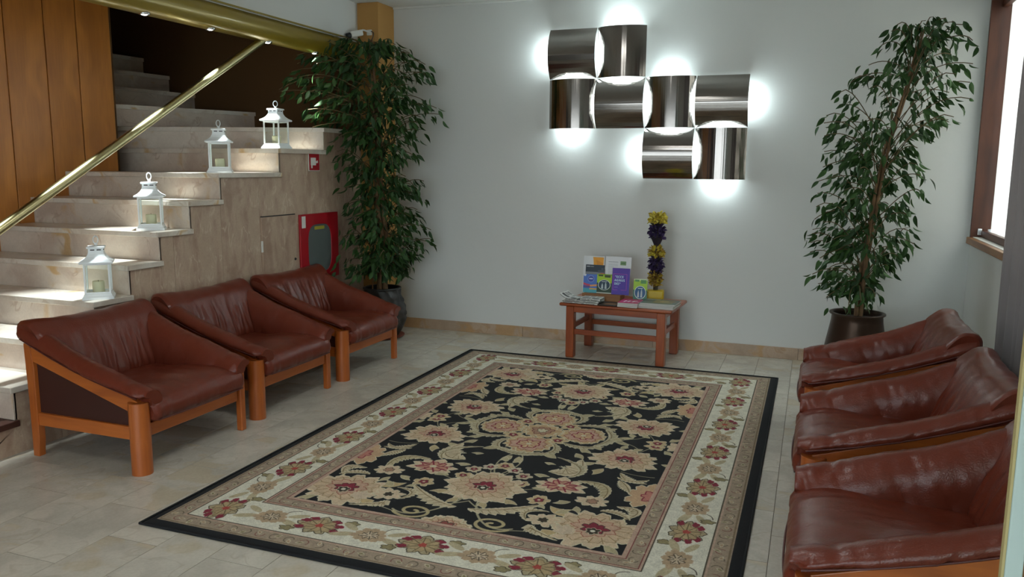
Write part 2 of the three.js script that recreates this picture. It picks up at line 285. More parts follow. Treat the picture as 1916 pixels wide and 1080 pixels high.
{ // golden bullnose along the foot of the upper wall, with its downlights
  const g = new THREE.CylinderGeometry(0.1, 0.1, FRONT - 0.3, 40, 1); g.rotateX(Math.PI / 2); g.translate(-4.15, 2.66, (FRONT + 0.3) / 2);
  const beam = struct('trim_2', [uvm(g, 'z'), span(-4.19, -4.062, 2.745, 2.757, 0.3, FRONT)], M.goldBeam); beam.name = 'trim_2';
  const proto = thing('downlight', 'small round downlight under the golden beam, first from the potted tree', 'downlight', [-4.135, 2.565, 0.93], 0, 'downlights under the golden beam');
  obj('bezel', lathe([[0.022, 0.012], [0.036, 0.012], [0.036, -0.004], [0.03, -0.009], [0.022, -0.006], [0.022, 0.012]], 32), M.chrome, proto);
  obj('lens', lathe([[0, -0.011], [0.012, -0.0105], [0.0225, -0.004], [0.0225, 0.004], [0, 0.004]], 32), M.spotGlow, proto);
  const lab = { 1: 'small round downlight under the golden beam, second from the potted tree, where the handrail ends', 2: 'small round downlight under the golden beam, second from the panelled wall end', 3: 'small round downlight under the golden beam, nearest the wood panelled wall' };
  [0.93, 1.57, 2.22, 2.83, 3.46, 4.1].forEach((z, i) => {
    if (i && i < 4) { const c = proto.clone(); c.name = numbered('downlight'); c.position.z = z; c.userData = { ...proto.userData, label: lab[i] }; scene.add(c); }
    const s = new THREE.SpotLight(SPOT_TINT, SPOT_LIGHT, 6, 0.26, 0.7, 2); s.position.set(-4.135, 2.545, z); s.target.position.set(-4.56, 0, z); s.castShadow = true; s.shadow.radius = 1.2; scene.add(s, s.target);
  });
}
{ // handrail
  const t = thing('handrail', 'polished brass tube handrail sloping up across the stairs', 'handrail');
  const A = V(-4.15, 2.58, 1.60), B = V(-4.15, 0.83, 4.66), g = new THREE.TubeGeometry(new THREE.LineCurve3(A, B), 8, 0.028, 20); obj('tube', g, M.brass, t);
  const p = lathe([[0, 0], [0.045, 0], [0.045, 0.012], [0.03, 0.02], [0, 0.02]], 24); p.translate(-4.15, 0.0, 4.66); obj('base_plate', p, M.brass, t);
  obj('post', new THREE.CylinderGeometry(0.026, 0.026, 0.83, 20).translate(-4.15, 0.425, 4.66), M.brass, t);
  const sp = new THREE.SphereGeometry(0.028, 20, 12).translate(-4.15, 0.83, 4.66); obj('elbow', sp, M.brass, t);
}
// ---------------------------------------------------------------- fire cabinet, hatch, sign
{
  const t = thing('fire_hose_cabinet', 'red fire hose cabinet with an oval glass window set in the marble wall', 'fire cabinet', [BX, 0.895, 1.045]);
  const W = 0.57, Hh = 0.575, sh = new THREE.Shape([[-W / 2, -Hh / 2], [W / 2, -Hh / 2], [W / 2, Hh / 2], [-W / 2, Hh / 2]].map((p) => new THREE.Vector2(...p)));
  const ov = (rx, ry, n = 48) => Array.from({ length: n }, (_, i) => { const a = i / n * Math.PI * 2, c = Math.cos(a), s = Math.sin(a); return new THREE.Vector2(rx * Math.sign(c) * Math.abs(c) ** 0.55, ry * Math.sign(s) * Math.abs(s) ** 0.55 - 0.015); });
  sh.holes.push(new THREE.Path(ov(0.18, 0.215)));
  const face = (g, x) => { g.rotateY(Math.PI / 2); g.translate(x, 0, 0); return g; };      // local x of the shape runs to -z
  obj('frame', face(new THREE.ExtrudeGeometry(sh, { depth: 0.012, bevelEnabled: true, bevelSize: 0.003, bevelThickness: 0.003, bevelSegments: 2 }), 0.004), M.red, t);
  obj('back_panel', face(new THREE.ExtrudeGeometry(new THREE.Shape(ov(0.2, 0.235)), { depth: 0.004, bevelEnabled: false }), 0.001), std({ color: lin('#6b7070'), roughness: 0.6 }), t);
  const hose = []; for (let k = 0; k < 3; k++) { const q = new THREE.TorusGeometry(0.06 + k * 0.03, 0.009, 8, 36); q.scale(1, 1.25, 0.3); hose.push(face(q, 0.007)); }
  obj('hose', hose, std({ color: lin('#8b8d88'), roughness: 0.7 }), t);
  obj('hub', face(new THREE.CylinderGeometry(0.035, 0.035, 0.005, 24).rotateX(Math.PI / 2), 0.008), std({ color: lin('#b9a9a4'), roughness: 0.5 }), t);
  obj('window_pane', face(new THREE.ExtrudeGeometry(new THREE.Shape(ov(0.182, 0.217)), { depth: 0.001, bevelEnabled: false }), 0.0125), M.hoseGlass, t);
  obj('yellow_label', box(0.001, 0.028, 0.15, 0.0145, 0.165, 0.0, 0.0003), std({ color: lin('#a8a030'), roughness: 0.6 }), t);
  obj('sticker', box(0.002, 0.1, 0.055, 0.0202, 0.225, 0.24, 0.0008), M.white, t);
}
{
  const t = thing('service_hatch', 'flush marble hatch door beside the red fire cabinet', 'hatch', [BX, 0.9, 1.605]);
  obj('door', box(0.012, 0.58, 0.44, 0.004, 0, 0, 0.003), M.cladding, t);
  obj('gap', box(0.006, 0.008, 0.45, 0.002, 0.295, 0, 0.001), M.black, t);
  for (const y of [0.06, -0.23]) obj('hinge', box(0.012, 0.09, 0.016, 0.008, y, 0.224, 0.003), M.white, t);
  const k = lathe([[0, 0.008], [0.008, 0.008], [0.012, 0], [0, 0]], 20); k.rotateZ(-Math.PI / 2); k.translate(0.01, -0.08, -0.2); obj('keyhole', k, M.black, t);
}
{
  const t = thing('fire_sign', 'small red fire sign with a white symbol on the marble wall', 'sign', [BX, 1.63, 1.085]);
  obj('plate', box(0.006, 0.16, 0.165, 0.004, 0, 0, 0.002), M.white, t);
  obj('red_field', box(0.003, 0.145, 0.15, 0.0075, 0, 0, 0.001), M.red, t);
  const s = poly([[-0.055, 0.035], [0.02, 0.035], [0.02, 0.005], [0.05, 0.012], [0.05, -0.01], [0.02, -0.012], [0.02, -0.03], [-0.03, -0.03], [-0.03, -0.055], [-0.05, -0.055], [-0.05, -0.03], [-0.055, -0.03]], 0.002); s.rotateY(Math.PI / 2); s.translate(0.009, 0.0, 0);
  obj('symbol', s, M.white, t);
}
{ // small device on the column
  const t = thing('security_camera', 'small white camera with a black lens on the ochre column', 'camera', [-3.98, 2.80, 0.3]);
  obj('mount', box(0.05, 0.05, 0.015, 0.03, 0.02, 0.008, 0.004), M.white, t);
  obj('arm', tube([[0.03, 0.02, 0.01], [0.0, 0.035, 0.06], [-0.03, 0.02, 0.1]], 0.008), M.white, t);
  const b = box(0.06, 0.055, 0.13, 0, 0, 0, 0.012, 'z', [0.25, -0.45, 0]); b.translate(-0.04, -0.005, 0.13); obj('body', b, M.white, t);
  const l = new THREE.CylinderGeometry(0.022, 0.025, 0.04, 24); l.rotateX(Math.PI / 2 + 0.25); l.rotateY(-0.45); l.translate(-0.075, -0.03, 0.2); obj('lens', l, M.black, t);
  obj('cable', tube([[0.05, 0.03, 0.012], [0.085, 0.01, 0.03], [0.07, -0.06, 0.05], [0.01, -0.08, 0.09], [-0.03, -0.03, 0.1]], 0.004), M.cable, t);
}
// ---------------------------------------------------------------- wall lamps
{
  const P = 0.434, S = 0.428, SAG = 0.085, X0 = -2.285, Y0 = 2.805;
  // arch of a horizontal-axis module: curve in y, axis along x
  const R = (S * S / 4 + SAG * SAG) / (2 * SAG), half = Math.asin(S / 2 / R);
  const arc = (t, r0 = R) => { const a = (t * 2 - 1) * half, r = r0 + 0.0005 * noise3(t * 9, 1, 1) + 0.00018 * noise3(t * 34, 5, 1); return [Math.sin(a) * r, Math.cos(a) * r - R + SAG]; };
  const shade = grid(2, 160, (u, v) => { const [y, z] = arc(v); return [(u - 0.5) * S, y, z + 0.012]; });
  const inner = grid(2, 48, (u, v) => { const [y, z] = arc(1 - v, R - 0.002); return [(u - 0.5) * S, y, z + 0.012]; });
  const shadeG = mergeGeometries([shade, inner]);
  const lensShape = (() => { const s = new THREE.Shape(); for (let i = 0; i <= 32; i++) { const [y, z] = arc(i / 32, R - 0.006); i ? s.lineTo(y * 0.99, Math.max(0.0005, z)) : s.moveTo(y * 0.99, 0.0005); } return s; })();
  const lens = (() => { const g = new THREE.ExtrudeGeometry(lensShape, { depth: 0.004, bevelEnabled: false }); g.rotateY(Math.PI / 2); g.rotateX(0); return g; })();
  // ExtrudeGeometry local: x=y_world(curve), y=z_world -> map explicitly
  { const p = lens.attributes.position; const src = new THREE.ExtrudeGeometry(lensShape, { depth: 0.004, bevelEnabled: false }).attributes.position; for (let i = 0; i < p.count; i++) p.setXYZ(i, src.getZ(i), src.getX(i), src.getY(i) + 0.012); lens.computeVertexNormals(); }
  const lensR = lens.clone().translate(S / 2 - 0.03, 0, 0), lensL = lens.clone().translate(-S / 2 + 0.026, 0, 0);
  const brace = box(S * 0.9, 0.03, 0.01, 0, 0, 0.006, 0.002, 'x');
  const make = (vertical) => {
    const q = (g) => { g = g.clone(); if (vertical) g.rotateZ(Math.PI / 2); return g; };
    const t = thing('wall_lamp', '', 'wall lamp', [0, 0, 0], 0, 'curved steel wall lamps mounted as a chequered cluster');
    obj('shade', q(shadeG), M.steel, t); obj('mounting_bar', q(brace), M.whiteMetal, t);
    obj('diffuser', q(lensR), M.panelGlow, t); obj('diffuser', q(lensL), M.panelGlow, t);
    return t;
  };
  const cells = [[0, 0, 0, 'leftmost of the two in the top row, banded sideways'], [1, 0, 1, 'right one of the two in the top row, streaked upright'], [0, 1, 1, 'first from the left in the middle row, streaked upright'], [1, 1, 0, 'second from the left in the middle row, banded sideways'], [2, 1, 1, 'third from the left in the middle row, streaked upright'], [3, 1, 0, 'rightmost in the middle row, banded sideways'], [2, 2, 0, 'left one of the two in the bottom row, banded sideways'], [3, 2, 1, 'right one of the two in the bottom row, streaked upright']];
  const protos = {};
  for (const [c, r, v, where] of cells) {
    let t; if (!protos[v]) t = protos[v] = make(v); else { t = protos[v].clone(); t.name = numbered('wall_lamp'); scene.add(t); }
    const x = X0 + (c + 0.5) * P, y = Y0 - (r + 0.5) * P; t.position.set(x, y, 0);
    t.userData = { label: 'curved steel wall lamp, ' + where, category: 'wall lamp', group: 'curved steel wall lamps mounted as a chequered cluster' };
    for (const s of [-1, 1]) {
      const L = new THREE.RectAreaLight(COOL, PANEL_LIGHT, v ? S * 0.36 : 0.03, v ? 0.03 : S * 0.36);
      const e = S / 2 - 0.02; L.position.set(x + (v ? 0 : s * e), y + (v ? s * e : 0), 0.06); L.lookAt(x + (v ? 0 : s * 2), y + (v ? s * 2 : 0), 0.06); scene.add(L);
    }
  }
}
// ---------------------------------------------------------------- lanterns
{
  const t = thing('lantern', 'white metal candle lantern on the lowest lantern step, nearest the front armchair', 'lantern', [-4.16, 4 * H, 3.31], 0.75, 'white lanterns set on the stair treads');
  const sq = (pts, n = 4) => { const g = new THREE.LatheGeometry(pts.map(([r, y]) => new THREE.Vector2(r * Math.SQRT2, y)), n, Math.PI / 4); const q = g.toNonIndexed(); q.computeVertexNormals(); return q; };
  obj('base', sq([[0, 0], [0.088, 0], [0.088, 0.012], [0.08, 0.022], [0.076, 0.034], [0.072, 0.036], [0, 0.036]]), M.whiteMetal, t);
  for (const [sx, sz] of [[1, 1], [1, -1], [-1, 1], [-1, -1]]) obj('post', bar([0.068 * sx, 0.034, 0.068 * sz], [0.068 * sx, 0.222, 0.068 * sz], 0.011, 0.011, 0.002), M.whiteMetal, t);
  const fr = []; for (const y of [0.04, 0.217]) for (const s of [-1, 1]) { fr.push(box(0.136, 0.01, 0.009, 0, y, 0.068 * s, 0.002, 'x'), box(0.009, 0.01, 0.136, 0.068 * s, y, 0, 0.002, 'z')); } obj('frame', fr, M.whiteMetal, t);
  for (const s of [-1, 1]) { obj('pane', box(0.126, 0.17, 0.0015, 0, 0.128, 0.066 * s, 0), M.lanternGlass, t); obj('pane', box(0.0015, 0.17, 0.126, 0.066 * s, 0.128, 0, 0), M.lanternGlass, t); }
  const roof = obj('roof', sq([[0, 0.222], [0.092, 0.222], [0.094, 0.23], [0.092, 0.234], [0.07, 0.247], [0.054, 0.263], [0.045, 0.28], [0.042, 0.292], [0.042, 0.312], [0.05, 0.313], [0.05, 0.322], [0.047, 0.325], [0, 0.327]]), M.whiteMetal, t);
  const vents = []; for (const s of [-1, 1]) { for (const k of [-0.018, 0.018]) vents.push(box(0.024, 0.006, 0.002, k, 0.304, 0.0425 * s, 0.0005), box(0.002, 0.006, 0.024, 0.0425 * s, 0.304, k, 0.0005)); } obj('vent', vents, M.wick, roof);
  obj('knob', lathe([[0, 0.345], [0.007, 0.343], [0.01, 0.336], [0.008, 0.33], [0.012, 0.326], [0, 0.326]], 16), M.whiteMetal, roof);
  const ring = new THREE.TorusGeometry(0.02, 0.0035, 8, 28); ring.scale(0.85, 1.15, 1); ring.rotateY(0.7); ring.translate(0, 0.363, 0); obj('ring', ring, M.whiteMetal, t);
  const c = obj('candle', lathe([[0, 0.036], [0.034, 0.036], [0.035, 0.1], [0.032, 0.106], [0.02, 0.102], [0, 0.1]], 28), M.candle, t);
  obj('wick', new THREE.CylinderGeometry(0.0015, 0.0015, 0.012, 6).translate(0, 0.106, 0), M.wick, c);
  const put = (x, y, z, turn, label) => { const q = t.clone(); q.name = numbered('lantern'); q.position.set(x, y, z); q.rotation.set(0, turn, 0); q.userData = { ...t.userData, label }; scene.add(q); };
  put(-4.25, 6 * H, 2.76, 0.68, 'white metal candle lantern second from the bottom of the stairs, above the middle armchair');
  put(-4.18, 8 * H, 2.13, 0.62, 'white metal candle lantern second from the top, standing below the handrail');
  put(-4.18, 9 * H, 1.44, 0.05, 'white metal candle lantern on the highest lantern step, nearest the potted tree');
}
// ---------------------------------------------------------------- rug
{
  const W = 2.57, L = 3.73, K = 400, cw = Math.round(W * K), ch = Math.round(L * K), cv = document.createElement('canvas'); cv.width = cw; cv.height = ch; const c = cv.getContext('2d');
  const tan = '#b59c7c', beige = '#ceb79a', cream = '#d8d4c2', taupe = '#a08e7a', pink = '#ba9c89', blk = '#101216', red = '#84283a', dk = '#3a3226', olive = '#a59d80', pale = '#cfc6a8';
  c.fillStyle = blk; c.fillRect(0, 0, cw, ch);
  const ins = (d, col) => { c.fillStyle = col; c.fillRect(d * K, d * K, cw - 2 * d * K, ch - 2 * d * K); }, line = (d, col, w = 2) => { c.strokeStyle = col; c.lineWidth = w; c.strokeRect(d * K, d * K, cw - 2 * d * K, ch - 2 * d * K); };
  ins(0.045, taupe); ins(0.137, cream); line(0.137, dk, 2); line(0.055, '#7c6a52', 3); line(0.128, pink, 3);
  ins(0.372, pink); ins(0.385, taupe); ins(0.455, pink); ins(0.475, blk); line(0.372, dk, 2); line(0.387, '#6e2a2a', 1.5); line(0.452, '#7a3434', 1.5);
  c.translate(cw / 2, ch / 2); c.scale(K, K); c.lineJoin = c.lineCap = 'round';
  const petal = (x, y, r, n, amp, col, rot = 0, sx = 1, sy = 1, st = dk, lw = 0.004) => { c.beginPath(); const N = n * 10; for (let i = 0; i <= N; i++) { const a = i / N * Math.PI * 2, q = r * (1 - amp + amp * Math.abs(Math.sin(a * n / 2)) + 0.035 * Math.sin(a * n * 2.5)) * (1 + 0.07 * Math.sin(a * 3 + x * 17 + y * 9) + 0.05 * Math.sin(a * 5 + x * 11 - y * 23)); const px = x + Math.cos(a + rot) * q * sx, py = y + Math.sin(a + rot) * q * sy; i ? c.lineTo(px, py) : c.moveTo(px, py); } c.closePath(); c.fillStyle = col; c.fill(); if (st) { c.strokeStyle = st; c.lineWidth = lw; c.stroke(); } };
  const ell = (x, y, rx, ry, col, st) => { c.beginPath(); c.ellipse(x, y, rx, ry, 0, 0, 7); c.fillStyle = col; c.fill(); if (st) { c.strokeStyle = st; c.lineWidth = 0.003; c.stroke(); } };
  const spokes = (x, y, r0, r1, n, col, lw = 0.004, sx = 1, sy = 1) => { c.strokeStyle = col; c.lineWidth = lw; for (let i = 0; i < n; i++) { const a = (i + 0.3) / n * Math.PI * 2; c.beginPath(); c.moveTo(x + Math.cos(a) * r0 * sx, y + Math.sin(a) * r0 * sy); c.lineTo(x + Math.cos(a + 0.12) * r1 * sx, y + Math.sin(a + 0.12) * r1 * sy); c.stroke(); } };
  const palmette = (x, y, r, sx = 1.05, sy = 0.9) => { petal(x, y, r, 13, 0.22, beige, 0.2, sx, sy, pale, 0.006); petal(x, y - r * 0.05, r * 0.78, 11, 0.18, '#c8ae90', 0.5, sx, sy, '#8c7450', 0.003); spokes(x, y, r * 0.42, r * 0.72, 15, '#8f7652', 0.004, sx, sy); petal(x, y - r * 0.1, r * 0.5, 9, 0.25, '#c2a088', 0, sx, sy, '#9a5a4a', 0.004); petal(x, y - r * 0.06, r * 0.3, 7, 0.35, red, 0.4, sx, sy, dk, 0.004); petal(x, y + r * 0.08, r * 0.17, 6, 0.3, dk, 0, 1, 1, pale, 0.004); ell(x, y + r * 0.08, r * 0.06, r * 0.06, cream); };
  const rosette = (x, y, r) => { petal(x, y, r, 12, 0.18, '#c0a27a', 0.1, 1, 1, pale, 0.006); petal(x, y, r * 0.8, 9, 0.2, '#c19c88', 0.3, 1, 1, '#94564a', 0.005); petal(x, y, r * 0.5, 7, 0.25, '#c9ac86', 0, 1, 1, red, 0.008); spokes(x, y, r * 0.1, r * 0.42, 9, '#8a3a38', 0.004); ell(x, y, r * 0.12, r * 0.12, pale); };
  const small = (x, y, r, col = '#c3aa84') => { petal(x, y, r, 6, 0.3, col, 0.4, 1, 1, pale, 0.004); petal(x, y, r * 0.45, 5, 0.3, red, 0, 1, 1, dk, 0.003); ell(x, y, r * 0.14, r * 0.14, pale); };
  // a feathered, curved leaf: spine through three points, serrated on the outer side
  const feather = (p, w, col = '#c6b698') => { const [a, m, b] = p, Q = (t) => [(1 - t) ** 2 * a[0] + 2 * t * (1 - t) * m[0] + t * t * b[0], (1 - t) ** 2 * a[1] + 2 * t * (1 - t) * m[1] + t * t * b[1]], Nn = (t) => { const d = 0.01, A = Q(t), B = Q(t + d), l = Math.hypot(B[0] - A[0], B[1] - A[1]) || 1; return [-(B[1] - A[1]) / l, (B[0] - A[0]) / l]; };
    c.beginPath(); const N = 54; for (let i = 0; i <= N; i++) { const t = i / N, q = Q(t), n = Nn(t), saw = 0.65 + 0.35 * ((i % 6) / 5), k = w * Math.sin(Math.PI * Math.min(1, t * 0.96 + 0.04)) ** 0.7 * saw; i ? c.lineTo(q[0] + n[0] * k, q[1] + n[1] * k) : c.moveTo(q[0], q[1]); }
    for (let i = N; i >= 0; i--) { const t = i / N, q = Q(t), n = Nn(t), k = -w * 0.38 * Math.sin(Math.PI * t) * (0.8 + 0.2 * ((i % 5) / 4)); c.lineTo(q[0] + n[0] * k, q[1] + n[1] * k); }
    c.closePath(); c.fillStyle = col; c.fill(); c.strokeStyle = pale; c.lineWidth = 0.004; c.stroke(); c.strokeStyle = '#7d6a48'; c.lineWidth = 0.005; c.beginPath(); for (let i = 2; i <= N - 2; i++) { const q = Q(i / N); i > 2 ? c.lineTo(...q) : c.moveTo(...q); } c.stroke();
    c.lineWidth = 0.003; for (let i = 8; i < N - 4; i += 6) { const t = i / N, q = Q(t), n = Nn(t), k = w * Math.sin(Math.PI * t) * 0.7, q2 = Q(t - 0.05); c.beginPath(); c.moveTo(...q2); c.lineTo(q[0] + n[0] * k, q[1] + n[1] * k); c.stroke(); } };
  const vine = (pts, lw = 0.009) => { c.strokeStyle = olive; c.lineWidth = lw; c.beginPath(); c.moveTo(...pts[0]); for (let i = 1; i + 1 < pts.length; i += 2) c.quadraticCurveTo(...pts[i], ...pts[i + 1]); c.stroke(); };
  const leaflet = (x, y, a, l, col = '#b3a684') => { c.save(); c.translate(x, y); c.rotate(a); c.beginPath(); c.moveTo(0, 0); c.quadraticCurveTo(l * 0.4, -l * 0.42, l, 0); c.quadraticCurveTo(l * 0.6, l * 0.1, l * 0.55, l * 0.3); c.quadraticCurveTo(l * 0.3, l * 0.25, 0, 0); c.fillStyle = col; c.fill(); c.strokeStyle = pale; c.lineWidth = 0.003; c.stroke(); c.restore(); };
  c.save(); c.beginPath(); c.rect(-W / 2 + 0.475, -L / 2 + 0.475, W - 0.95, L - 0.95); c.clip();
  for (const [mx, my] of [[1, 1], [-1, 1], [1, -1], [-1, -1]]) {
    c.save(); c.scale(mx, my);
    vine([[0, 0.4], [0.12, 0.55], [0, 0.78]]); vine([[0.05, 1.02], [0.02, 1.12], [0.1, 1.25], [0.2, 1.4], [0.3, 1.33]], 0.012); vine([[0.24, 1.37], [0.4, 1.3], [0.55, 1.32]], 0.007); vine([[0, 1.12], [-0.05, 1.17], [-0.1, 1.2]]); vine([[0.18, 0.9], [0.3, 0.85], [0.4, 0.77]], 0.007);
    vine([[0.4, 0.04], [0.55, 0.0], [0.62, 0.12]], 0.006); vine([[0.6, 0.48], [0.7, 0.52], [0.78, 0.5]], 0.006); vine([[0.7, 0.0], [0.66, 0.12], [0.6, 0.2]], 0.006); vine([[0.07, 0.66], [0.03, 0.76], [0.02, 0.84]], 0.006); vine([[0.14, 0.74], [0.08, 0.8], [0.06, 0.84]], 0.006);
    // crescents round the four rosettes
    feather([[0.1, 0.4], [0.02, 0.47], [-0.16, 0.36]], 0.05, '#b4a98c'); feather([[0.36, -0.14], [0.5, 0.02], [0.34, 0.18]], -0.045, '#b4a98c'); feather([[0.12, 0.19], [0.24, 0.32], [0.08, 0.42]], -0.04, '#b4a98c'); feather([[0.17, 0.15], [0.3, 0.24], [0.42, 0.14]], 0.04, '#b4a98c');
    leaflet(0.3, 0.22, 0.6, 0.1); leaflet(0.42, 0.0, 0.2, 0.09); leaflet(0.02, 0.47, 1.2, 0.1);
    rosette(0.26, 0.0, 0.135); rosette(0, 0.25, 0.14); small(0.14, 0.135, 0.062); petal(0, 0, 0.115, 8, 0.25, '#bfa07a', 0.2, 1, 1, pale, 0.006); petal(0, 0, 0.07, 8, 0.25, '#a5806a', 0, 1, 1, '#6e3a34', 0.005); petal(0, 0, 0.035, 6, 0.3, pale, 0, 1, 1, dk, 0.003);
    palmette(0.58, 0.3, 0.18, 1.05, 0.92); leaflet(0.44, 0.4, 2.4, 0.1); leaflet(0.5, 0.47, 1.9, 0.11, '#b9a680'); leaflet(0.42, 0.2, -2.4, 0.08);
    feather([[0.24, 0.62], [0.46, 0.66], [0.36, 0.38]], -0.12); feather([[0.36, 0.66], [0.48, 0.5], [0.22, 0.4]], 0.03, '#b4a98c'); leaflet(0.22, 0.42, -2.6, 0.12);
    feather([[0.42, 0.68], [0.66, 0.64], [0.58, 0.92]], 0.055, '#b8aa88'); feather([[0.6, 0.5], [0.64, 0.62], [0.76, 0.6]], -0.04);
    palmette(0, 0.93, 0.2, 1.0, 0.95); leaflet(0.14, 1.04, 0.4, 0.1, '#b9a680'); leaflet(0.06, 1.1, 1.1, 0.09, '#b9a680');
    small(0.07, 0.67, 0.042, '#c9b9a2'); small(0.14, 0.73, 0.045, '#c3b094'); small(0.16, 0.83, 0.046); small(0, 0.63, 0.05); leaflet(0.18, 0.68, 0.1, 0.09); leaflet(0.02, 0.57, -1.2, 0.08); leaflet(0.23, 0.86, -0.3, 0.12);
    petal(0.36, 0.775, 0.135, 9, 0.3, beige, 0.1, 1.0, 0.75, pale, 0.005); petal(0.36, 0.775, 0.085, 7, 0.35, '#bf8f78', 0, 1, 0.75, red, 0.006); spokes(0.36, 0.775, 0.03, 0.1, 8, red, 0.009, 1, 0.75); ell(0.36, 0.775, 0.02, 0.016, pale);
    small(0.31, 0.985, 0.058); petal(0.555, 0.905, 0.075, 8, 0.3, beige, 0, 1.1, 0.85, pale, 0.005); petal(0.555, 0.905, 0.03, 6, 0.3, '#a5806a', 0, 1, 1, dk, 0.003); leaflet(0.46, 0.95, 2.6, 0.09); leaflet(0.5, 0.99, 1.2, 0.08);
    petal(0.8, 0.75, 0.15, 9, 0.25, '#c2a07e', 0.2, 0.8, 1, pale, 0.006); petal(0.815, 0.75, 0.07, 7, 0.3, '#b97a6c', 0, 0.8, 1, red, 0.006); feather([[0.62, 0.6], [0.68, 0.66], [0.7, 0.74]], 0.045);
    feather([[0.03, 1.2], [0.17, 1.2], [0.34, 1.03]], 0.06); leaflet(0.33, 1.03, 0.9, 0.06);
    c.strokeStyle = '#b3a47c'; c.lineWidth = 0.018; c.beginPath(); for (let i = 0; i <= 60; i++) { const a = i / 60 * Math.PI * 3.2 + 0.5, q = 0.085 * (1 - i / 70), px = 0.2 + Math.cos(a) * q * 1.15, py = 1.315 + Math.sin(a) * q * 0.85; i ? c.lineTo(px, py) : c.moveTo(px, py); } c.stroke();
    palmette(0, 1.415, 0.13, 1.1, 0.8); petal(0, 1.42, 0.06, 7, 0.3, '#8a4a42', 0, 1, 1, dk, 0.004);
    palmette(0.64, 1.2, 0.205, 1.05, 0.9); leaflet(0.48, 1.12, -2.4, 0.13, '#bda57a'); leaflet(0.5, 1.28, 2.6, 0.12, '#bda57a'); petal(0.52, 1.25, 0.05, 6, 0.3, '#c8b49c', 0, 1, 1, pale, 0.003); leaflet(0.72, 1.33, 0.7, 0.1);
    petal(0.4, 1.19, 0.075, 8, 0.35, beige, 0, 1.1, 0.9, pale, 0.005); petal(0.4, 1.19, 0.028, 6, 0.3, dk, 0, 1, 1, pale, 0.003); feather([[0.33, 1.22], [0.24, 1.1], [0.4, 1.1]], -0.03); leaflet(0.43, 1.1, -0.8, 0.09); feather([[0.4, 1.3], [0.3, 1.26], [0.52, 1.36]], 0.04);
    feather([[0.68, 0.92], [0.86, 0.9], [0.74, 1.06]], 0.05); feather([[0.62, 1.0], [0.7, 0.97], [0.77, 1.05]], -0.035);
    small(0.7, 0.03, 0.06); leaflet(0.64, 0.1, 2.4, 0.08); leaflet(0.76, 0.08, 0.9, 0.09); leaflet(0.55, 0.06, 3.4, 0.09); petal(0.82, 0, 0.08, 7, 0.3, beige, 0, 0.8, 1, pale, 0.004); leaflet(0.78, 0.3, 0.2, 0.08); feather([[0.6, 0.56], [0.7, 0.62], [0.76, 0.54]], 0.03);
    leaflet(0.52, 0.14, -1.2, 0.08); leaflet(0.3, 0.3, 0.9, 0.1); leaflet(0.18, 0.5, 0.2, 0.07);
    c.restore();
  }
  c.restore();
  // cream border: red-tipped blossoms and round tan flowers in turn
  const bloom = (x, y, a) => { c.save(); c.translate(x, y); c.rotate(a); petal(0, 0, 0.105, 9, 0.3, '#aa9c7c', 0.1, 1.1, 0.8, dk, 0.004); for (const k of [-2.7, -2.2, -0.9, -0.3, 0.4, 2.6]) petal(Math.cos(k) * 0.095, Math.sin(k) * 0.07, 0.022, 4, 0.3, red, k, 1.2, 0.8, null); petal(0, 0, 0.075, 8, 0.3, '#b09a74', 0.3, 1.1, 0.8, '#7a6848', 0.003); spokes(0, 0, 0.02, 0.085, 9, '#5e5038', 0.004, 1.1, 0.8); petal(0, 0, 0.02, 5, 0.3, '#a8483e', 0, 1, 1, null); c.restore(); };
  const round = (x, y, a) => { c.save(); c.translate(x, y); c.rotate(a); for (const k of [-0.12, 0.12]) { c.fillStyle = '#b7a988'; c.beginPath(); c.ellipse(k, 0.03, 0.06, 0.02, k * 3, 0, 7); c.fill(); c.beginPath(); c.ellipse(k, -0.045, 0.05, 0.018, -k * 4, 0, 7); c.fill(); } petal(0, 0, 0.078, 10, 0.18, '#b39a7c', 0, 1.1, 0.85, null); petal(0, 0, 0.042, 8, 0.3, '#c7b49a', 0, 1.1, 0.85, '#6c5c48', 0.003); spokes(0, 0, 0.012, 0.04, 8, dk, 0.004); c.strokeStyle = dk; c.lineWidth = 0.004; c.beginPath(); c.moveTo(0.05, -0.06); c.quadraticCurveTo(0.06, -0.09, 0.1, -0.095); c.stroke(); c.restore(); };
  const bx = W / 2 - 0.255, by = L / 2 - 0.255;
  for (const s of [-1, 1]) { for (let k = -6; k <= 6; k++) { const y = k * by / 6; (k & 1 ? round : bloom)(s * bx, y, s * Math.PI / 2); if (Math.abs(k) < 6) { petal(s * bx + 0.075 * (k & 1 ? 1 : -1), y + 0.13, 0.03, 5, 0.3, '#8f8460', 0.3, 1.2, 0.8, dk, 0.003); } }
    for (let k = -3; k <= 3; k++) { const x = k * bx / 4; (Math.abs(k) & 1 ? round : bloom)(x, s * by, s > 0 ? 0 : Math.PI); petal(x + 0.13, s * by + 0.07 * (k & 1 ? 1 : -1), 0.03, 5, 0.3, '#8f8460', 0.3, 1.2, 0.8, dk, 0.003); } }
  // small motifs on the narrow bands
  const motif = (x, y, i, r) => { c.strokeStyle = i % 3 ? '#5c5242' : '#7a4a40'; c.lineWidth = 0.004; c.beginPath(); c.arc(x, y, r, i, i + 4.2); c.stroke(); leaflet(x, y, i * 1.7, r * 1.6, i % 2 ? '#85795a' : '#a68a70'); };
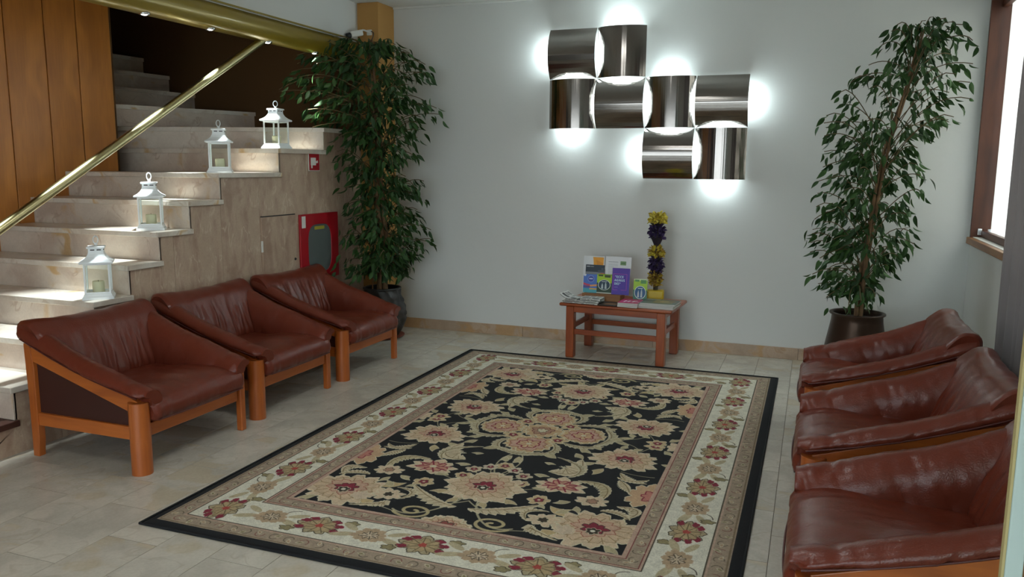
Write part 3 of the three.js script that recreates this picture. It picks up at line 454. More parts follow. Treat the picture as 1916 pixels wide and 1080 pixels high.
  for (const d of [0.092, 0.42]) { const hx = W / 2 - d, hy = L / 2 - d, r = d < 0.2 ? 0.022 : 0.02, nx = Math.round(2 * hx / 0.075), ny = Math.round(2 * hy / 0.075); for (const s of [-1, 1]) { for (let i = 0; i < nx; i++) motif(-hx + (i + 0.5) * 2 * hx / nx, s * hy, i, r); for (let i = 0; i < ny; i++) motif(s * hx, -hy + (i + 0.5) * 2 * hy / ny, i, r); } }
  // wool pile mottling
  const im = c.getImageData(0, 0, cw, ch), D = im.data; for (let i = 0; i < D.length; i += 4) { const p = i / 4, x = p % cw, y = (p / cw) | 0, f = 0.91 + 0.12 * hash(x >> 1, y >> 1, 7) + 0.08 * (vnoise(x / 9, y / 9, 4096, 3) - 0.5); for (let q = 0; q < 3; q++) D[i + q] = Math.min(255, D[i + q] * f); } c.putImageData(im, 0, 0);
  const tex = new THREE.CanvasTexture(cv); tex.colorSpace = THREE.SRGBColorSpace; tex.anisotropy = 8;
  const t = thing('rug', 'large black and beige floral rug with a cream flowered border', 'rug', [-1.465, 0, 2.585]);
  const pile = grid(90, 120, (u, v) => { const x = (u - 0.5) * (W - 0.012), z = (v - 0.5) * (L - 0.012), e = Math.min(Math.min(u, 1 - u) * W, Math.min(v, 1 - v) * L), w = 0.0012 * noise3(x * 2, z * 2, 3); return [x, 0.002 + 0.0105 * Math.min(1, e / 0.02) ** 0.5 + w, z]; });
  { const uv = pile.attributes.uv, I = pile.index.array; for (let i = 0; i < uv.count; i++) uv.setY(i, 1 - uv.getY(i)); for (let i = 0; i < I.length; i += 3) { const q = I[i]; I[i] = I[i + 1]; I[i + 1] = q; } pile.computeVertexNormals(); }
  obj('pile', pile, std({ map: tex, roughness: 0.95, bumpMap: grainBump, bumpScale: 0.0 }), t);
  const bind = tube([[-W / 2, 0.006, -L / 2], [W / 2, 0.006, -L / 2]].map((p) => p), 0.0058, 2, 8); const b = [bind, tube([[-W / 2, 0.006, L / 2], [W / 2, 0.006, L / 2]], 0.0058, 2, 8), tube([[-W / 2, 0.006, -L / 2], [-W / 2, 0.006, L / 2]], 0.0058, 2, 8), tube([[W / 2, 0.006, -L / 2], [W / 2, 0.006, L / 2]], 0.0058, 2, 8)];
  obj('edge_binding', b, std({ color: lin('#121317'), roughness: 0.95 }), t);
}
// ---------------------------------------------------------------- armchairs: forward is +x, the thick front leg stands on side 'thick' (+1: +z)
const WR = (p, n, amp) => [p[0] + n[0] * amp, p[1] + n[1] * amp, p[2] + n[2] * amp];
function ringSpline(cp) { return new THREE.CatmullRomCurve3(cp.map(([a, b]) => V(a, b, 0)), true, 'centripetal'); }
// closed tube through changing sections, ends rounded: fn(s) gives control points in 2D; place(s, a, b) -> xyz
function loft(nu, nv, sect, place, wr) {
  const cache = []; for (let i = 0; i <= nu; i++) { const pts = ringSpline(sect(i / nu)).getSpacedPoints(nv); cache.push(pts); }
  const g = grid(nu, nv, (u, v) => { const i = Math.round(u * nu), p = cache[i][Math.round(v * nv)]; const q = place(u, p.x, p.y); return q; }, true);
  if (wr) { const P = g.attributes.position, N = g.attributes.normal, U = g.attributes.uv; for (let i = 0; i < P.count; i++) { const a = wr(P.getX(i), P.getY(i), P.getZ(i), U.getX(i), U.getY(i)); P.setXYZ(i, P.getX(i) + N.getX(i) * a, P.getY(i) + N.getY(i) * a, P.getZ(i) + N.getZ(i) * a); }
    g.computeVertexNormals(); const W = nv + 1; for (let i = 0; i <= nu; i++) { const a = i * W, b = a + nv, n = V(N.getX(a) + N.getX(b), N.getY(a) + N.getY(b), N.getZ(a) + N.getZ(b)).normalize(); N.setXYZ(a, n.x, n.y, n.z); N.setXYZ(b, n.x, n.y, n.z); } }
  for (let i = 0, U = g.attributes.uv; i < U.count; i++) U.setXY(i, U.getX(i) * 3, U.getY(i) * 3);
  const caps = [0, nu].map((i, e) => { // the two ends, closed
    const P = g.attributes.position, W = nv + 1, c = V(0, 0, 0), pos = [], idx = []; for (let j = 0; j < nv; j++) c.add(V(P.getX(i * W + j), P.getY(i * W + j), P.getZ(i * W + j))); c.divideScalar(nv); pos.push(c.x, c.y, c.z);
    for (let j = 0; j <= nv; j++) pos.push(P.getX(i * W + j), P.getY(i * W + j), P.getZ(i * W + j)); for (let j = 0; j < nv; j++) e ? idx.push(0, j + 1, j + 2) : idx.push(0, j + 2, j + 1);
    const q = new THREE.BufferGeometry(); q.setAttribute('position', new THREE.Float32BufferAttribute(pos, 3)); q.setAttribute('uv', new THREE.Float32BufferAttribute(pos.filter((_, k) => k % 3 < 2), 2)); q.setIndex(idx); q.computeVertexNormals(); return q; });
  return mergeGeometries([g, ...caps]);
}
const lerp = (a, b, t) => a + (b - a) * t;
const railTop = (x) => lerp(0.625, 0.395, (x + 0.37) / 0.72);                      // arm rail, rear to front
function armGeo() {   // for the +z arm
  return loft(64, 48, (s) => {
    const x = lerp(-0.435, 0.425, s), h = lerp(0.675, 0.405, Math.min(1, s * 1.0)) - 0.028 * Math.sin(Math.PI * s), f = Math.max(0.25, Math.min(1, Math.min(s / 0.02, (1 - s) / 0.07)));
    const e = Math.sqrt(Math.max(0, 1 - (1 - f) ** 2)), bot = lerp(0.34, 0.345, s);
    const k = lerp(1, 0.55, s); const cp = [[-0.03, h], [-0.036, h + 0.035 * k], [0.0, h + 0.08 * k], [0.05, h + 0.083 * k], [0.105, h + 0.03 * k], [0.135, lerp(h, bot, 0.55)], [0.13, Math.min(bot, h - 0.03)], [0.05, Math.min(bot, h - 0.03)], [0.015, h - 0.012]];
    const cy = h + 0.03, cw = 0.05; return cp.map(([w, y]) => [cw + (w - cw) * e, cy + (y - cy) * e]);
  }, (u, w, y) => [lerp(-0.435, 0.425, u), y, 0.4 - w], (x, y, z, u, v) => 0.0018 * noise3(x * 22, y * 9, z * 9) + 0.005 * noise3(x * 5 + 9, y * 4, z * 4) - 0.009 * Math.max(0, noise3(x * 12 + y * 9 + 3, y * 3 - x * 2, z * 3)) ** 3 - 0.004 * Math.max(0, noise3(x * 20 - y * 12, y * 5, 40)) ** 3);
}
function backGeo() {
  return loft(70, 52, (s) => {
    const f = Math.min(1, Math.min(s, 1 - s) / 0.03), e = Math.sqrt(Math.max(0, 1 - (1 - Math.max(0.2, f)) ** 2)), sag = 0.018 * Math.sin(Math.PI * s);
    const cp = [[-0.41, 0.62], [-0.448, 0.70], [-0.43, 0.75 - sag], [-0.36, 0.762 - sag], [-0.285, 0.70], [-0.235, 0.60], [-0.195, 0.50], [-0.165, 0.40], [-0.20, 0.335], [-0.30, 0.335], [-0.37, 0.42], [-0.39, 0.54]];
    return cp.map(([x, y]) => [-0.33 + (x + 0.33) * lerp(0.55, 1, e), 0.66 + (y - 0.66) * lerp(0.6, 1, e)]);
  }, (u, x, y) => [x, y, lerp(1, -1, u) * lerp(0.36, 0.425, sm(0.58, 0.68, y))], (x, y, z) => {
    const low = sm(0.72, 0.5, y) * (x > -0.34 ? 1 : 0); const fold = noise3(z * 16, y * 2.2, 5) * 0.5 + noise3(z * 30, y * 3, 9) * 0.5; return low * 0.016 * fold + 0.004 * noise3(x * 6, y * 6, z * 6) - 0.01 * low * Math.max(0, noise3(z * 11, y * 1.5, 31)) ** 2;
  });
}
function seatGeo() {
  return loft(60, 44, (s) => {
    const f = Math.min(1, Math.min(s, 1 - s) / 0.05), e = Math.sqrt(Math.max(0, 1 - (1 - Math.max(0.1, f)) ** 2)), cr = 0.02 * Math.sin(Math.PI * s);
    const cp = [[0.428, 0.275], [0.443, 0.32], [0.425, 0.375], [0.36, 0.40 + cr * 0.6], [0.2, 0.405 + cr], [0.0, 0.39 + cr], [-0.25, 0.37], [-0.26, 0.29], [0.0, 0.27], [0.3, 0.268], [0.4, 0.266]];
    return cp.map(([x, y]) => [x > 0.3 ? 0.3 + (x - 0.3) * lerp(0.75, 1, e) : x, 0.325 + (y - 0.325) * lerp(0.35, 1, e)]);
  }, (u, x, y) => [x, y, lerp(0.355, -0.355, u)], (x, y, z) => (0.006 * noise3(x * 3, 4, z * 4) - 0.006 * Math.max(0, noise3(z * 13, x * 2.0, 55)) ** 2 * sm(0.15, 0.36, x) + 0.002 * noise3(x * 9, y * 9, z * 12)));
}
const AG = armGeo(), AGm = flip(AG, 'z'), BG = backGeo(), SG = seatGeo();
function makeChair(thick, name = 'armchair') {
  const t = thing(name, '', 'armchair');
  const lg = (z, th) => {
    if (th) { const g = new THREE.CylinderGeometry(0.052, 0.052, 0.385, 36, 1); const q = uvm(g, 'y', rnd(), rnd()); q.translate(0.355, 0.1925, z); return q; }
    return box(0.042, 0.39, 0.042, 0.372, 0.195, z, 0.008, 'y');
  };
  obj('front_leg', lg(0.385 * thick, true), M.chairWood, t); obj('front_leg', lg(-0.375 * thick, false), M.chairWood, t);
  for (const s of [-1, 1]) { const g = poly([[-0.4, 0], [-0.362, 0], [-0.352, 0.1], [-0.352, 0.5], [-0.372, 0.63], [-0.41, 0.63], [-0.4, 0.3]], 0.034, 0.003); g.translate(0, 0, s * 0.385 - 0.017); obj('rear_leg', uvm(g, 'y', rnd(), rnd()), M.chairWood, t); }
  obj('front_rail', box(0.03, 0.07, 0.7, 0.362, 0.226, 0.005 * thick, 0.005, 'z'), M.chairWood, t);
  obj('rear_rail', box(0.03, 0.07, 0.74, -0.37, 0.226, 0, 0.005, 'z'), M.chairWood, t);
  for (const s of [-1, 1]) {
    obj('side_rail', box(0.7, 0.072, 0.026, -0.01, 0.212, s * 0.385, 0.005, 'x'), M.chairWood, t);
    const g = poly([[-0.375, 0.545], [0.36, 0.315], [0.36, 0.388], [-0.375, 0.618]], 0.026, 0.003); g.translate(0, 0, s * 0.385 - 0.013); obj('arm_rail', uvm(g, 'x', rnd(), rnd()), M.chairWood, t);
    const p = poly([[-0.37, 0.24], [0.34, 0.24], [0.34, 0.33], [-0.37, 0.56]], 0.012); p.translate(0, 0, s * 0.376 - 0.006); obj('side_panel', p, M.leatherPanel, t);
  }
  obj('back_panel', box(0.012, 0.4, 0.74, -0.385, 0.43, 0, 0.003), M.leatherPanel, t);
  obj('back_cushion', BG, M.leather, t); obj('arm_cushion', AG, M.leather, t); obj('arm_cushion', AGm, M.leather, t);
  const seat = obj('seat_cushion', SG, M.leather, t);
  obj('piping', tube([[0.43, 0.281, 0.33], [0.444, 0.283, 0.15], [0.447, 0.283, 0], [0.444, 0.283, -0.15], [0.43, 0.281, -0.33]], 0.004, 24, 8), M.piping, seat);
  for (const s of [-1, 1]) obj('piping', tube(Array.from({ length: 9 }, (_, i) => { const q = 0.04 + i / 8 * 0.92; return [lerp(-0.435, 0.425, q), lerp(0.675, 0.405, q) - 0.028 * Math.sin(Math.PI * q) + 0.003, s * 0.432]; }), 0.004, 40, 8), M.piping, t.children.filter((q) => q.name === 'arm_cushion')[s > 0 ? 0 : 1]);
  return t;
}
{
  const a = makeChair(1); a.position.set(-3.56, 0, 3.59); a.userData = { label: 'brown leather armchair of the left row nearest the viewer, beside the lowest lantern', category: 'armchair', group: 'brown leather armchairs along the stair wall' };
  const cp = (src, x, z, turn, label, group) => { const q = src.clone(); q.name = numbered('armchair'); q.position.set(x, 0, z); q.rotation.set(0, turn, 0); q.userData = { label, category: 'armchair', group }; scene.add(q); return q; };
  cp(a, -3.6, 2.605, 0, 'middle brown leather armchair of the left row by the stairs', a.userData.group);
  cp(a, -3.6, 1.61, 0, 'brown leather armchair of the left row in front of the red fire cabinet', a.userData.group);
  const b = makeChair(-1); b.position.set(0.42, 0, 1.98); b.rotation.y = Math.PI; const gr = 'brown leather armchairs along the window wall'; b.userData = { label: 'brown leather armchair in front of the bronze pot, farthest of the right row', category: 'armchair', group: gr };
  cp(b, 0.42, 3.13, Math.PI, 'middle brown leather armchair of the right row below the window', gr);
  cp(b, 0.42, 4.22, Math.PI, 'brown leather armchair nearest the viewer, behind the pale glass edge', gr);
}
// ---------------------------------------------------------------- coffee table and what lies on it
const TT = 0.47;
{
  const t = thing('coffee_table', 'low reddish wooden coffee table against the white back wall', 'coffee table', [-1.47, 0, 0.385], -0.055);
  const top = box(0.96, 0.028, 0.6, 0, TT - 0.014, 0, 0.013, 'x'); obj('table_top', top, M.tableWood, t);
  for (const sx of [-1, 1]) for (const sz of [-1, 1]) obj('leg', box(0.07, TT - 0.028, 0.07, sx * 0.388, (TT - 0.028) / 2, sz * 0.248, 0.008), M.tableWood, t);
  for (const s of [-1, 1]) {
    obj('apron', box(0.71, 0.05, 0.022, 0, TT - 0.053, s * 0.265, 0.003, 'x'), M.tableWood, t); obj('apron', box(0.022, 0.05, 0.43, s * 0.405, TT - 0.053, 0, 0.003, 'z'), M.tableWood, t);
    obj('stretcher', box(0.71, 0.045, 0.025, 0, 0.222, s * 0.248, 0.005, 'x'), M.tableWood, t); obj('stretcher', box(0.025, 0.045, 0.43, s * 0.388, 0.262, 0, 0.005, 'z'), M.tableWood, t);
  }
}
function print(w, h, draw) { const cv = document.createElement('canvas'); cv.width = w; cv.height = h; const c = cv.getContext('2d'); draw(c, w, h); const t = new THREE.CanvasTexture(cv); t.colorSpace = THREE.SRGBColorSpace; return std({ map: t, roughness: 0.45 }); }
const paperEdge = std({ color: lin('#cfcfca'), roughness: 0.8 });
// a leaflet or booklet: page block plus printed cover on its front (+z) face
function booklet(name, label, w, h, d, mat, pos, tilt, yaw = 0, block = paperEdge, cat = 'brochure', group = 'brochures shown on the coffee table') {
  const t = thing(name, label, cat, pos, yaw, group), k = new THREE.Group();
  const b = box(w - 0.002, h - 0.002, d, 0, h / 2, 0, 0.0008); b.rotateX(-tilt); obj('pages', b, block, t);
  const c = new THREE.BoxGeometry(w, h, 0.0012); c.translate(0, h / 2, d / 2 + 0.0008); c.rotateX(-tilt); obj('cover', c, [block, block, block, block, mat, block], t);
  return t;
}
{
  const Y = TT + 0.075, G = 'brochures propped on the wooden stand';
  const st = thing('brochure_stand', 'low brown wooden stand holding up the brochures on the table', 'stand', [-1.645, TT, 0.40], -0.05);
  obj('shelf', box(0.34, 0.02, 0.13, 0, 0.05, 0.0, 0.004, 'x'), M.sillWood, st); obj('front_board', box(0.34, 0.06, 0.014, 0, 0.034, 0.072, 0.003, 'x'), M.sillWood, st);
  for (const s of [-1, 1]) obj('foot', box(0.02, 0.05, 0.14, s * 0.155, 0.025, 0, 0.003), M.sillWood, st);
  const bk = box(0.3, 0.2, 0.008, 0, 0.1, 0, 0.003); bk.rotateX(-0.17); bk.translate(0, 0.06, -0.05); obj('back_board', bk, M.sillWood, st);
  booklet('brochure', 'white brochure with an orange block, tallest at the left of the stand', 0.185, 0.31, 0.004, print(185, 310, (c, w, h) => { c.fillStyle = '#e2e4e6'; c.fillRect(0, 0, w, h); c.fillStyle = '#e8a02c'; c.beginPath(); c.moveTo(82, 8); c.lineTo(178, 8); c.lineTo(178, 130); c.lineTo(88, 130); c.quadraticCurveTo(96, 70, 82, 8); c.fill(); c.fillStyle = '#d88f22'; c.beginPath(); c.moveTo(110, 30); c.lineTo(178, 60); c.lineTo(130, 120); c.fill(); }), [-1.752, Y - 0.012, 0.378], 0.15, -0.03, paperEdge, 'brochure', G);
  booklet('magazine', 'dark navy magazine with a coral curve, in front of the white and orange brochure', 0.17, 0.235, 0.004, print(170, 235, (c, w, h) => { c.fillStyle = '#2b3742'; c.fillRect(0, 0, w, h); c.fillStyle = '#8b9096'; c.fillRect(0, 62, w, 70); c.fillStyle = '#d86a5a'; c.beginPath(); c.arc(150, 130, 62, Math.PI, 0); c.fill(); c.fillStyle = '#46525c'; c.fillRect(110, 45, 60, 20); c.fillRect(140, 25, 20, 40); c.fillStyle = '#b9c0c4'; c.fillRect(8, 12, 30, 7); c.fillRect(42, 14, 30, 4); c.fillStyle = '#59616a'; c.fillRect(0, 132, w, 103); }), [-1.735, Y - 0.010, 0.39], 0.15, -0.03, paperEdge, 'magazine', G);
  const doc = booklet('document', 'white printed sheet with a green stamp in a black holder on the stand', 0.225, 0.315, 0.006, print(225, 315, (c, w, h) => { c.fillStyle = '#e4e5e8'; c.fillRect(0, 0, w, h); c.fillStyle = '#7b9a6a'; c.fillRect(130, 38, 50, 34); c.fillStyle = '#5a7a52'; c.fillRect(134, 52, 40, 8); c.fillStyle = '#a5a8ae'; c.fillRect(25, 44, 85, 5); for (let i = 0; i < 12; i++) c.fillRect(25, 62 + i * 9, (i % 4 === 3 ? 50 : 84), 2); }), [-1.536, Y - 0.012, 0.385], 0.16, -0.03, std({ color: lin('#2b2b2e'), roughness: 0.5 }), 'document', G);
  booklet('leaflet', 'blue leaflet with a round badge and coloured waves, front left on stand', 0.12, 0.158, 0.003, print(120, 158, (c, w, h) => { c.fillStyle = '#4a73c4'; c.fillRect(0, 0, w, h); c.fillStyle = '#3f4fa6'; c.beginPath(); c.arc(66, 40, 27, 0, 7); c.fill(); c.strokeStyle = '#c9d4ee'; c.lineWidth = 2; c.stroke(); c.fillStyle = '#d7deee'; c.font = 'bold 11px sans-serif'; c.textAlign = 'center'; c.fillRect(50, 34, 32, 8); c.fillStyle = '#c64a66'; c.beginPath(); c.moveTo(0, 72); c.quadraticCurveTo(50, 90, 60, 84); c.lineTo(60, 104); c.quadraticCurveTo(30, 100, 0, 92); c.fill(); c.fillStyle = '#63508a'; c.fillRect(0, 100, 62, 14); c.fillStyle = '#e09a5a'; c.beginPath(); c.moveTo(60, 92); c.lineTo(120, 84); c.lineTo(120, 100); c.lineTo(60, 106); c.fill(); c.fillStyle = '#4ba6b4'; c.fillRect(0, 122, w, 36); c.fillStyle = '#e0b45a'; c.fillRect(56, 118, 64, 12); c.fillStyle = '#e8ecf4'; c.beginPath(); c.arc(12, 6, 12, 0, 7); c.fill(); }), [-1.76, Y - 0.010, 0.435], 0.12, -0.02, paperEdge, 'leaflet', G);
  const green = (pale) => print(130, 200, (c, w, h) => { c.fillStyle = pale ? '#3f7a68' : '#1e3d28'; c.fillRect(0, 0, w, h); c.fillStyle = pale ? '#a7d23c' : '#a9cc28'; c.fillRect(0, 0, w, 92); c.fillStyle = pale ? '#cfe0b4' : '#8fb828'; c.fillRect(0, 0, w, 14); c.fillStyle = pale ? '#5b9a58' : '#3c4a24'; c.fillRect(12, 8, 40, 16); c.fillRect(66, 8, 52, pale ? 30 : 26); c.fillStyle = pale ? '#2f5f8a' : '#1e3a4c'; c.beginPath(); c.arc(65, 112, 52, 0, 7); c.fill(); c.strokeStyle = '#dfe6dc'; c.lineWidth = 5; c.stroke(); c.fillStyle = '#b9c6c8'; for (const [x, q] of [[48, 60], [78, 74]]) { c.beginPath(); c.moveTo(x - 9, 152); c.lineTo(x - 7, 152 - q * 0.6); c.lineTo(x, 152 - q); c.lineTo(x + 7, 152 - q * 0.6); c.lineTo(x + 9, 152); c.fill(); } c.fillStyle = '#dfe6e8'; c.fillRect(42, 76, 46, 5); c.fillStyle = pale ? '#8fb4a8' : '#c9d4c4'; if (pale) c.fillRect(36, 180, 56, 8); else c.fillRect(0, 190, w, 10); });
  booklet('leaflet', 'lime green leaflet with a round photo, on the stand between blue and purple ones', 0.13, 0.165, 0.003, green(false), [-1.635, Y - 0.010, 0.437], 0.12, -0.02, paperEdge, 'leaflet', G);
  booklet('booklet', 'purple booklet with white lettering in a pink frame, right of the stand', 0.152, 0.225, 0.008, print(304, 450, (c, w, h) => { const g = c.createLinearGradient(0, 0, w, h); g.addColorStop(0, '#5a34a4'); g.addColorStop(1, '#4a36a8'); c.fillStyle = g; c.fillRect(0, 0, w, h); c.strokeStyle = '#b048b0'; c.lineWidth = 7; c.strokeRect(22, 100, 232, 270); c.fillStyle = '#4e36a6'; c.fillRect(100, 360, 60, 20); c.fillStyle = '#c5e6f2'; c.font = 'bold 54px sans-serif'; c.fillText('"ECCE', 46, 168); c.fillText('AGNUS', 40, 226); c.fillText('DEI"', 40, 284); c.fillStyle = '#9a86d0'; c.fillRect(44, 320, 62, 7); }), [-1.492, Y - 0.012, 0.442], 0.12, -0.03, paperEdge, 'booklet', G);
  booklet('leaflet', 'pale green leaflet with a round photo, standing by itself beside the vase', 0.118, 0.205, 0.003, green(true), [-1.325, TT + 0.001, 0.44], 0.14, -0.03, paperEdge, 'leaflet', G);
}
{ // flat stacks
  const news = (seedv) => print(360, 240, (c, w, h) => { c.fillStyle = '#d9d9d4'; c.fillRect(0, 0, w, h); c.fillStyle = '#2c2c2e'; c.fillRect(14, 150, 150, 60); c.fillRect(200, 140 + seedv * 10, 130, 70); c.fillStyle = '#4a4a4c'; for (let i = 0; i < 14; i++) c.fillRect(14 + (i % 3) * 115, 14 + Math.floor(i / 3) * 26, 95, 12 + (i * 7 + seedv * 5) % 8); });
  const fold = (w, d, th, mat) => { const g = box(w, th, d, 0, th / 2, 0, th * 0.45); return [g, mat]; };
  const paper = (i, x, z, yaw, w, d, y, th, label, curl = 0) => {
    const t = thing('newspaper', label, 'newspaper', [x, TT + y, z], yaw, 'folded newspapers on the coffee table');
    const body = grid(14, 10, (u, v) => { const a = v * Math.PI * 2; return [(u - 0.5) * w, 0, 0]; }); 
    const g = grid(20, 24, (u, v) => { const a = v * Math.PI * 2, sx = Math.sign(Math.cos(a)) * Math.abs(Math.cos(a)) ** 0.3, sy = Math.sign(Math.sin(a)) * Math.abs(Math.sin(a)) ** 0.6; return [(u - 0.5) * w, th / 2 + sy * th / 2 + curl * (u < 0.55 ? (0.55 - u) ** 2 : 0), -sx * d / 2]; }, true);
    obj('pages', g, paperEdge, t);
    const top = grid(20, 4, (u, v) => [(u - 0.5) * w, th + 0.0006 + curl * (u < 0.55 ? (0.55 - u) ** 2 : 0), (0.5 - v) * d * 0.93]); obj('front_page', top, news(i), t);
    const fr = grid(20, 2, (u, v) => [(u - 0.5) * w, th * (0.18 + 0.64 * v) + curl * (u < 0.55 ? (0.55 - u) ** 2 : 0), d / 2 + 0.0004]); obj('edge', fr, news(i + 2), t);
  };
  paper(0, -1.775, 0.582, -0.1, 0.32, 0.18, 0.001, 0.014, 'bottom folded newspaper of the pile at the left of the coffee table');
  paper(1, -1.765, 0.58, -0.06, 0.30, 0.17, 0.016, 0.013, 'middle folded newspaper of the pile at the left of the coffee table');
  paper(2, -1.695, 0.58, -0.02, 0.17, 0.15, 0.030, 0.018, 'small folded newspaper on top of the newspaper pile, at its right');
  paper(3, -1.872, 0.575, -0.2, 0.16, 0.16, 0.030, 0.012, 'curled newspaper on top of the newspaper pile, at its left', 0.12);
  const flat = (name, label, cat, w, d, th, x, z, y, yaw, mat, group, block = paperEdge) => { const t = thing(name, label, cat, [x, TT + y, z], yaw, group); obj('pages', box(w - 0.003, th, d - 0.003, 0, th / 2, 0, 0.0012), block, t); const c = new THREE.BoxGeometry(w, 0.0012, d); c.translate(0, th + 0.0006, 0); obj('cover', c, [block, block, mat, block, block, block], t); const s = new THREE.BoxGeometry(w, 0.001, d); s.translate(0, 0.0005, 0); return t; };
  flat('folder', 'dark brown folder lying open between the newspapers and the pink magazine', 'folder', 0.17, 0.19, 0.006, -1.545, 0.59, 0.001, -0.05, print(170, 240, (c, w, h) => { c.fillStyle = '#2e2420'; c.fillRect(0, 0, w, h); c.fillStyle = '#7a5c40'; c.beginPath(); c.ellipse(100, 150, 50, 60, 0, 0, 7); c.fill(); c.fillStyle = '#3c2c22'; c.fillRect(60, 190, 70, 20); }), undefined, std({ color: lin('#2a211d'), roughness: 0.5 }));
  const pink = () => print(170, 220, (c, w, h) => { c.fillStyle = '#b02a5a'; c.fillRect(0, 0, w, h); c.fillStyle = '#ece6ea'; c.save(); c.translate(20, 128); c.transform(1, 0, -0.12, 1, 0, 0); c.font = 'bold 86px sans-serif'; c.fillText('H', 8, 24); c.fillText('F', 78, 24); c.fillRect(134, 10, 12, 14); c.restore(); });
  for (let k = 0; k < 3; k++) flat('magazine', ['bottom magazine of the small pile under the pink cover', 'middle magazine of the small pile under the pink cover', 'pink magazine with white letters on top of the small pile'][k], 'magazine', 0.168, 0.22, 0.011, -1.365 - k * 0.003, 0.585, 0.001 + k * 0.0125, -0.12 + k * 0.05, pink(), 'small magazine pile in the middle of the coffee table');
  const green = (k) => print(280, 210, (c, w, h) => { c.fillStyle = '#5c6a62'; c.fillRect(0, 0, w, h); c.fillStyle = '#7a7450'; c.fillRect(90, 30, 150, 140); c.fillStyle = '#9a8a5a'; c.beginPath(); c.arc(170, 90, 40, 0, 7); c.fill(); c.fillStyle = '#3c4a44'; c.fillRect(0, 60, 90, 60); c.fillStyle = '#a9b0ac'; c.fillRect(10, 10, 110, 14); c.fillStyle = '#8a6a4a'; c.fillRect(200, 60, 60, 30); });
  for (let k = 0; k < 4; k++) flat('magazine', ['lowest magazine of the wide stack right of the pink one', 'second lowest magazine of the wide stack right of the pink one', 'second highest magazine of the wide stack right of the pink one', 'top magazine with a landscape cover on the wide stack right of the pink one'][k], 'magazine', 0.29, 0.235, 0.0095, -1.14 + [0.0, 0.006, 0.003, 0.012][k], 0.555, 0.001 + k * 0.011, -0.1 + [0.03, -0.02, 0.02, 0.04][k], green(k), 'wide magazine stack at the right of the coffee table');
}
{ // vase with a tower of dried flowers
  const x = -1.215, z = 0.33, yel = std({ color: lin('#c2a416'), roughness: 0.35 });
  const v = thing('vase', 'square yellow vase holding the tower of dried flowers', 'vase', [x, TT, z], 0.1);
  const g = new RoundedBoxGeometry(0.145, 0.105, 0.1, 3, 0.012); g.translate(0, 0.0535, 0); obj('body', g, yel, v);
  const t = thing('dried_flower_arrangement', 'tall tower of yellow and purple dried flowers in the yellow vase', 'flowers', [x, TT + 0.1, z]);
  obj('stem', tube([[0, 0, 0], [0.006, 0.2, 0], [-0.004, 0.42, 0.004], [0, 0.6, 0]], 0.02, 20, 10), std({ color: lin('#4a4230'), roughness: 0.9 }), t);
  const yc = ['#c9b63c', '#b39a2e', '#8a6a24', '#d6c65c'].map((c) => std({ color: lin(c), roughness: 0.85, side: THREE.DoubleSide })), pc = ['#34224e', '#28193e', '#40305c'].map((c) => std({ color: lin(c), roughness: 0.85, side: THREE.DoubleSide }));
  const petalG = grid(4, 2, (u, v2) => { const w = 0.011 * Math.sin(Math.PI * (0.12 + 0.8 * u)); return [u * 0.042, 0.012 * Math.sin(u * 2.4), (v2 - 0.5) * 2 * w]; });
  const bunch = (y, rx, h, mats, n, cone) => {
    const grp = mats.map(() => []);
    for (let i = 0; i < n; i++) { const a = rnd() * 6.283, e = rr(-0.7, 1.2), q = petalG.clone(); q.rotateX(rr(-1.2, 1.2)); q.rotateZ(e); q.rotateY(a); const rad = rx * Math.sqrt(rnd()) * 0.62; q.translate(Math.cos(a) * rad, y + rr(-h, h) * 0.5, -Math.sin(a) * rad); grp[i % mats.length].push(q); }
    grp.forEach((gs, i) => { const f = obj('flower_head', mergeGeometries(gs), mats[i], t); f.userData.kind = 'stuff'; });
    if (cone) { const c = new THREE.CylinderGeometry(rx * 0.75, 0.016, cone, 14); c.translate(0, y - h * 0.4 - cone / 2, 0); obj('calyx', c, std({ color: lin('#2e2630'), roughness: 0.9 }), t); }
  };
  bunch(0.60, 0.082, 0.075, [yc[0], yc[3], yc[1]], 150, 0.03); bunch(0.495, 0.075, 0.09, pc, 150, 0.09); bunch(0.325, 0.066, 0.07, [yc[1], yc[0], yc[2]], 130, 0.06); bunch(0.21, 0.066, 0.1, pc, 140, 0.04); bunch(0.09, 0.066, 0.11, [yc[1], yc[2], yc[2]], 150, 0);
}
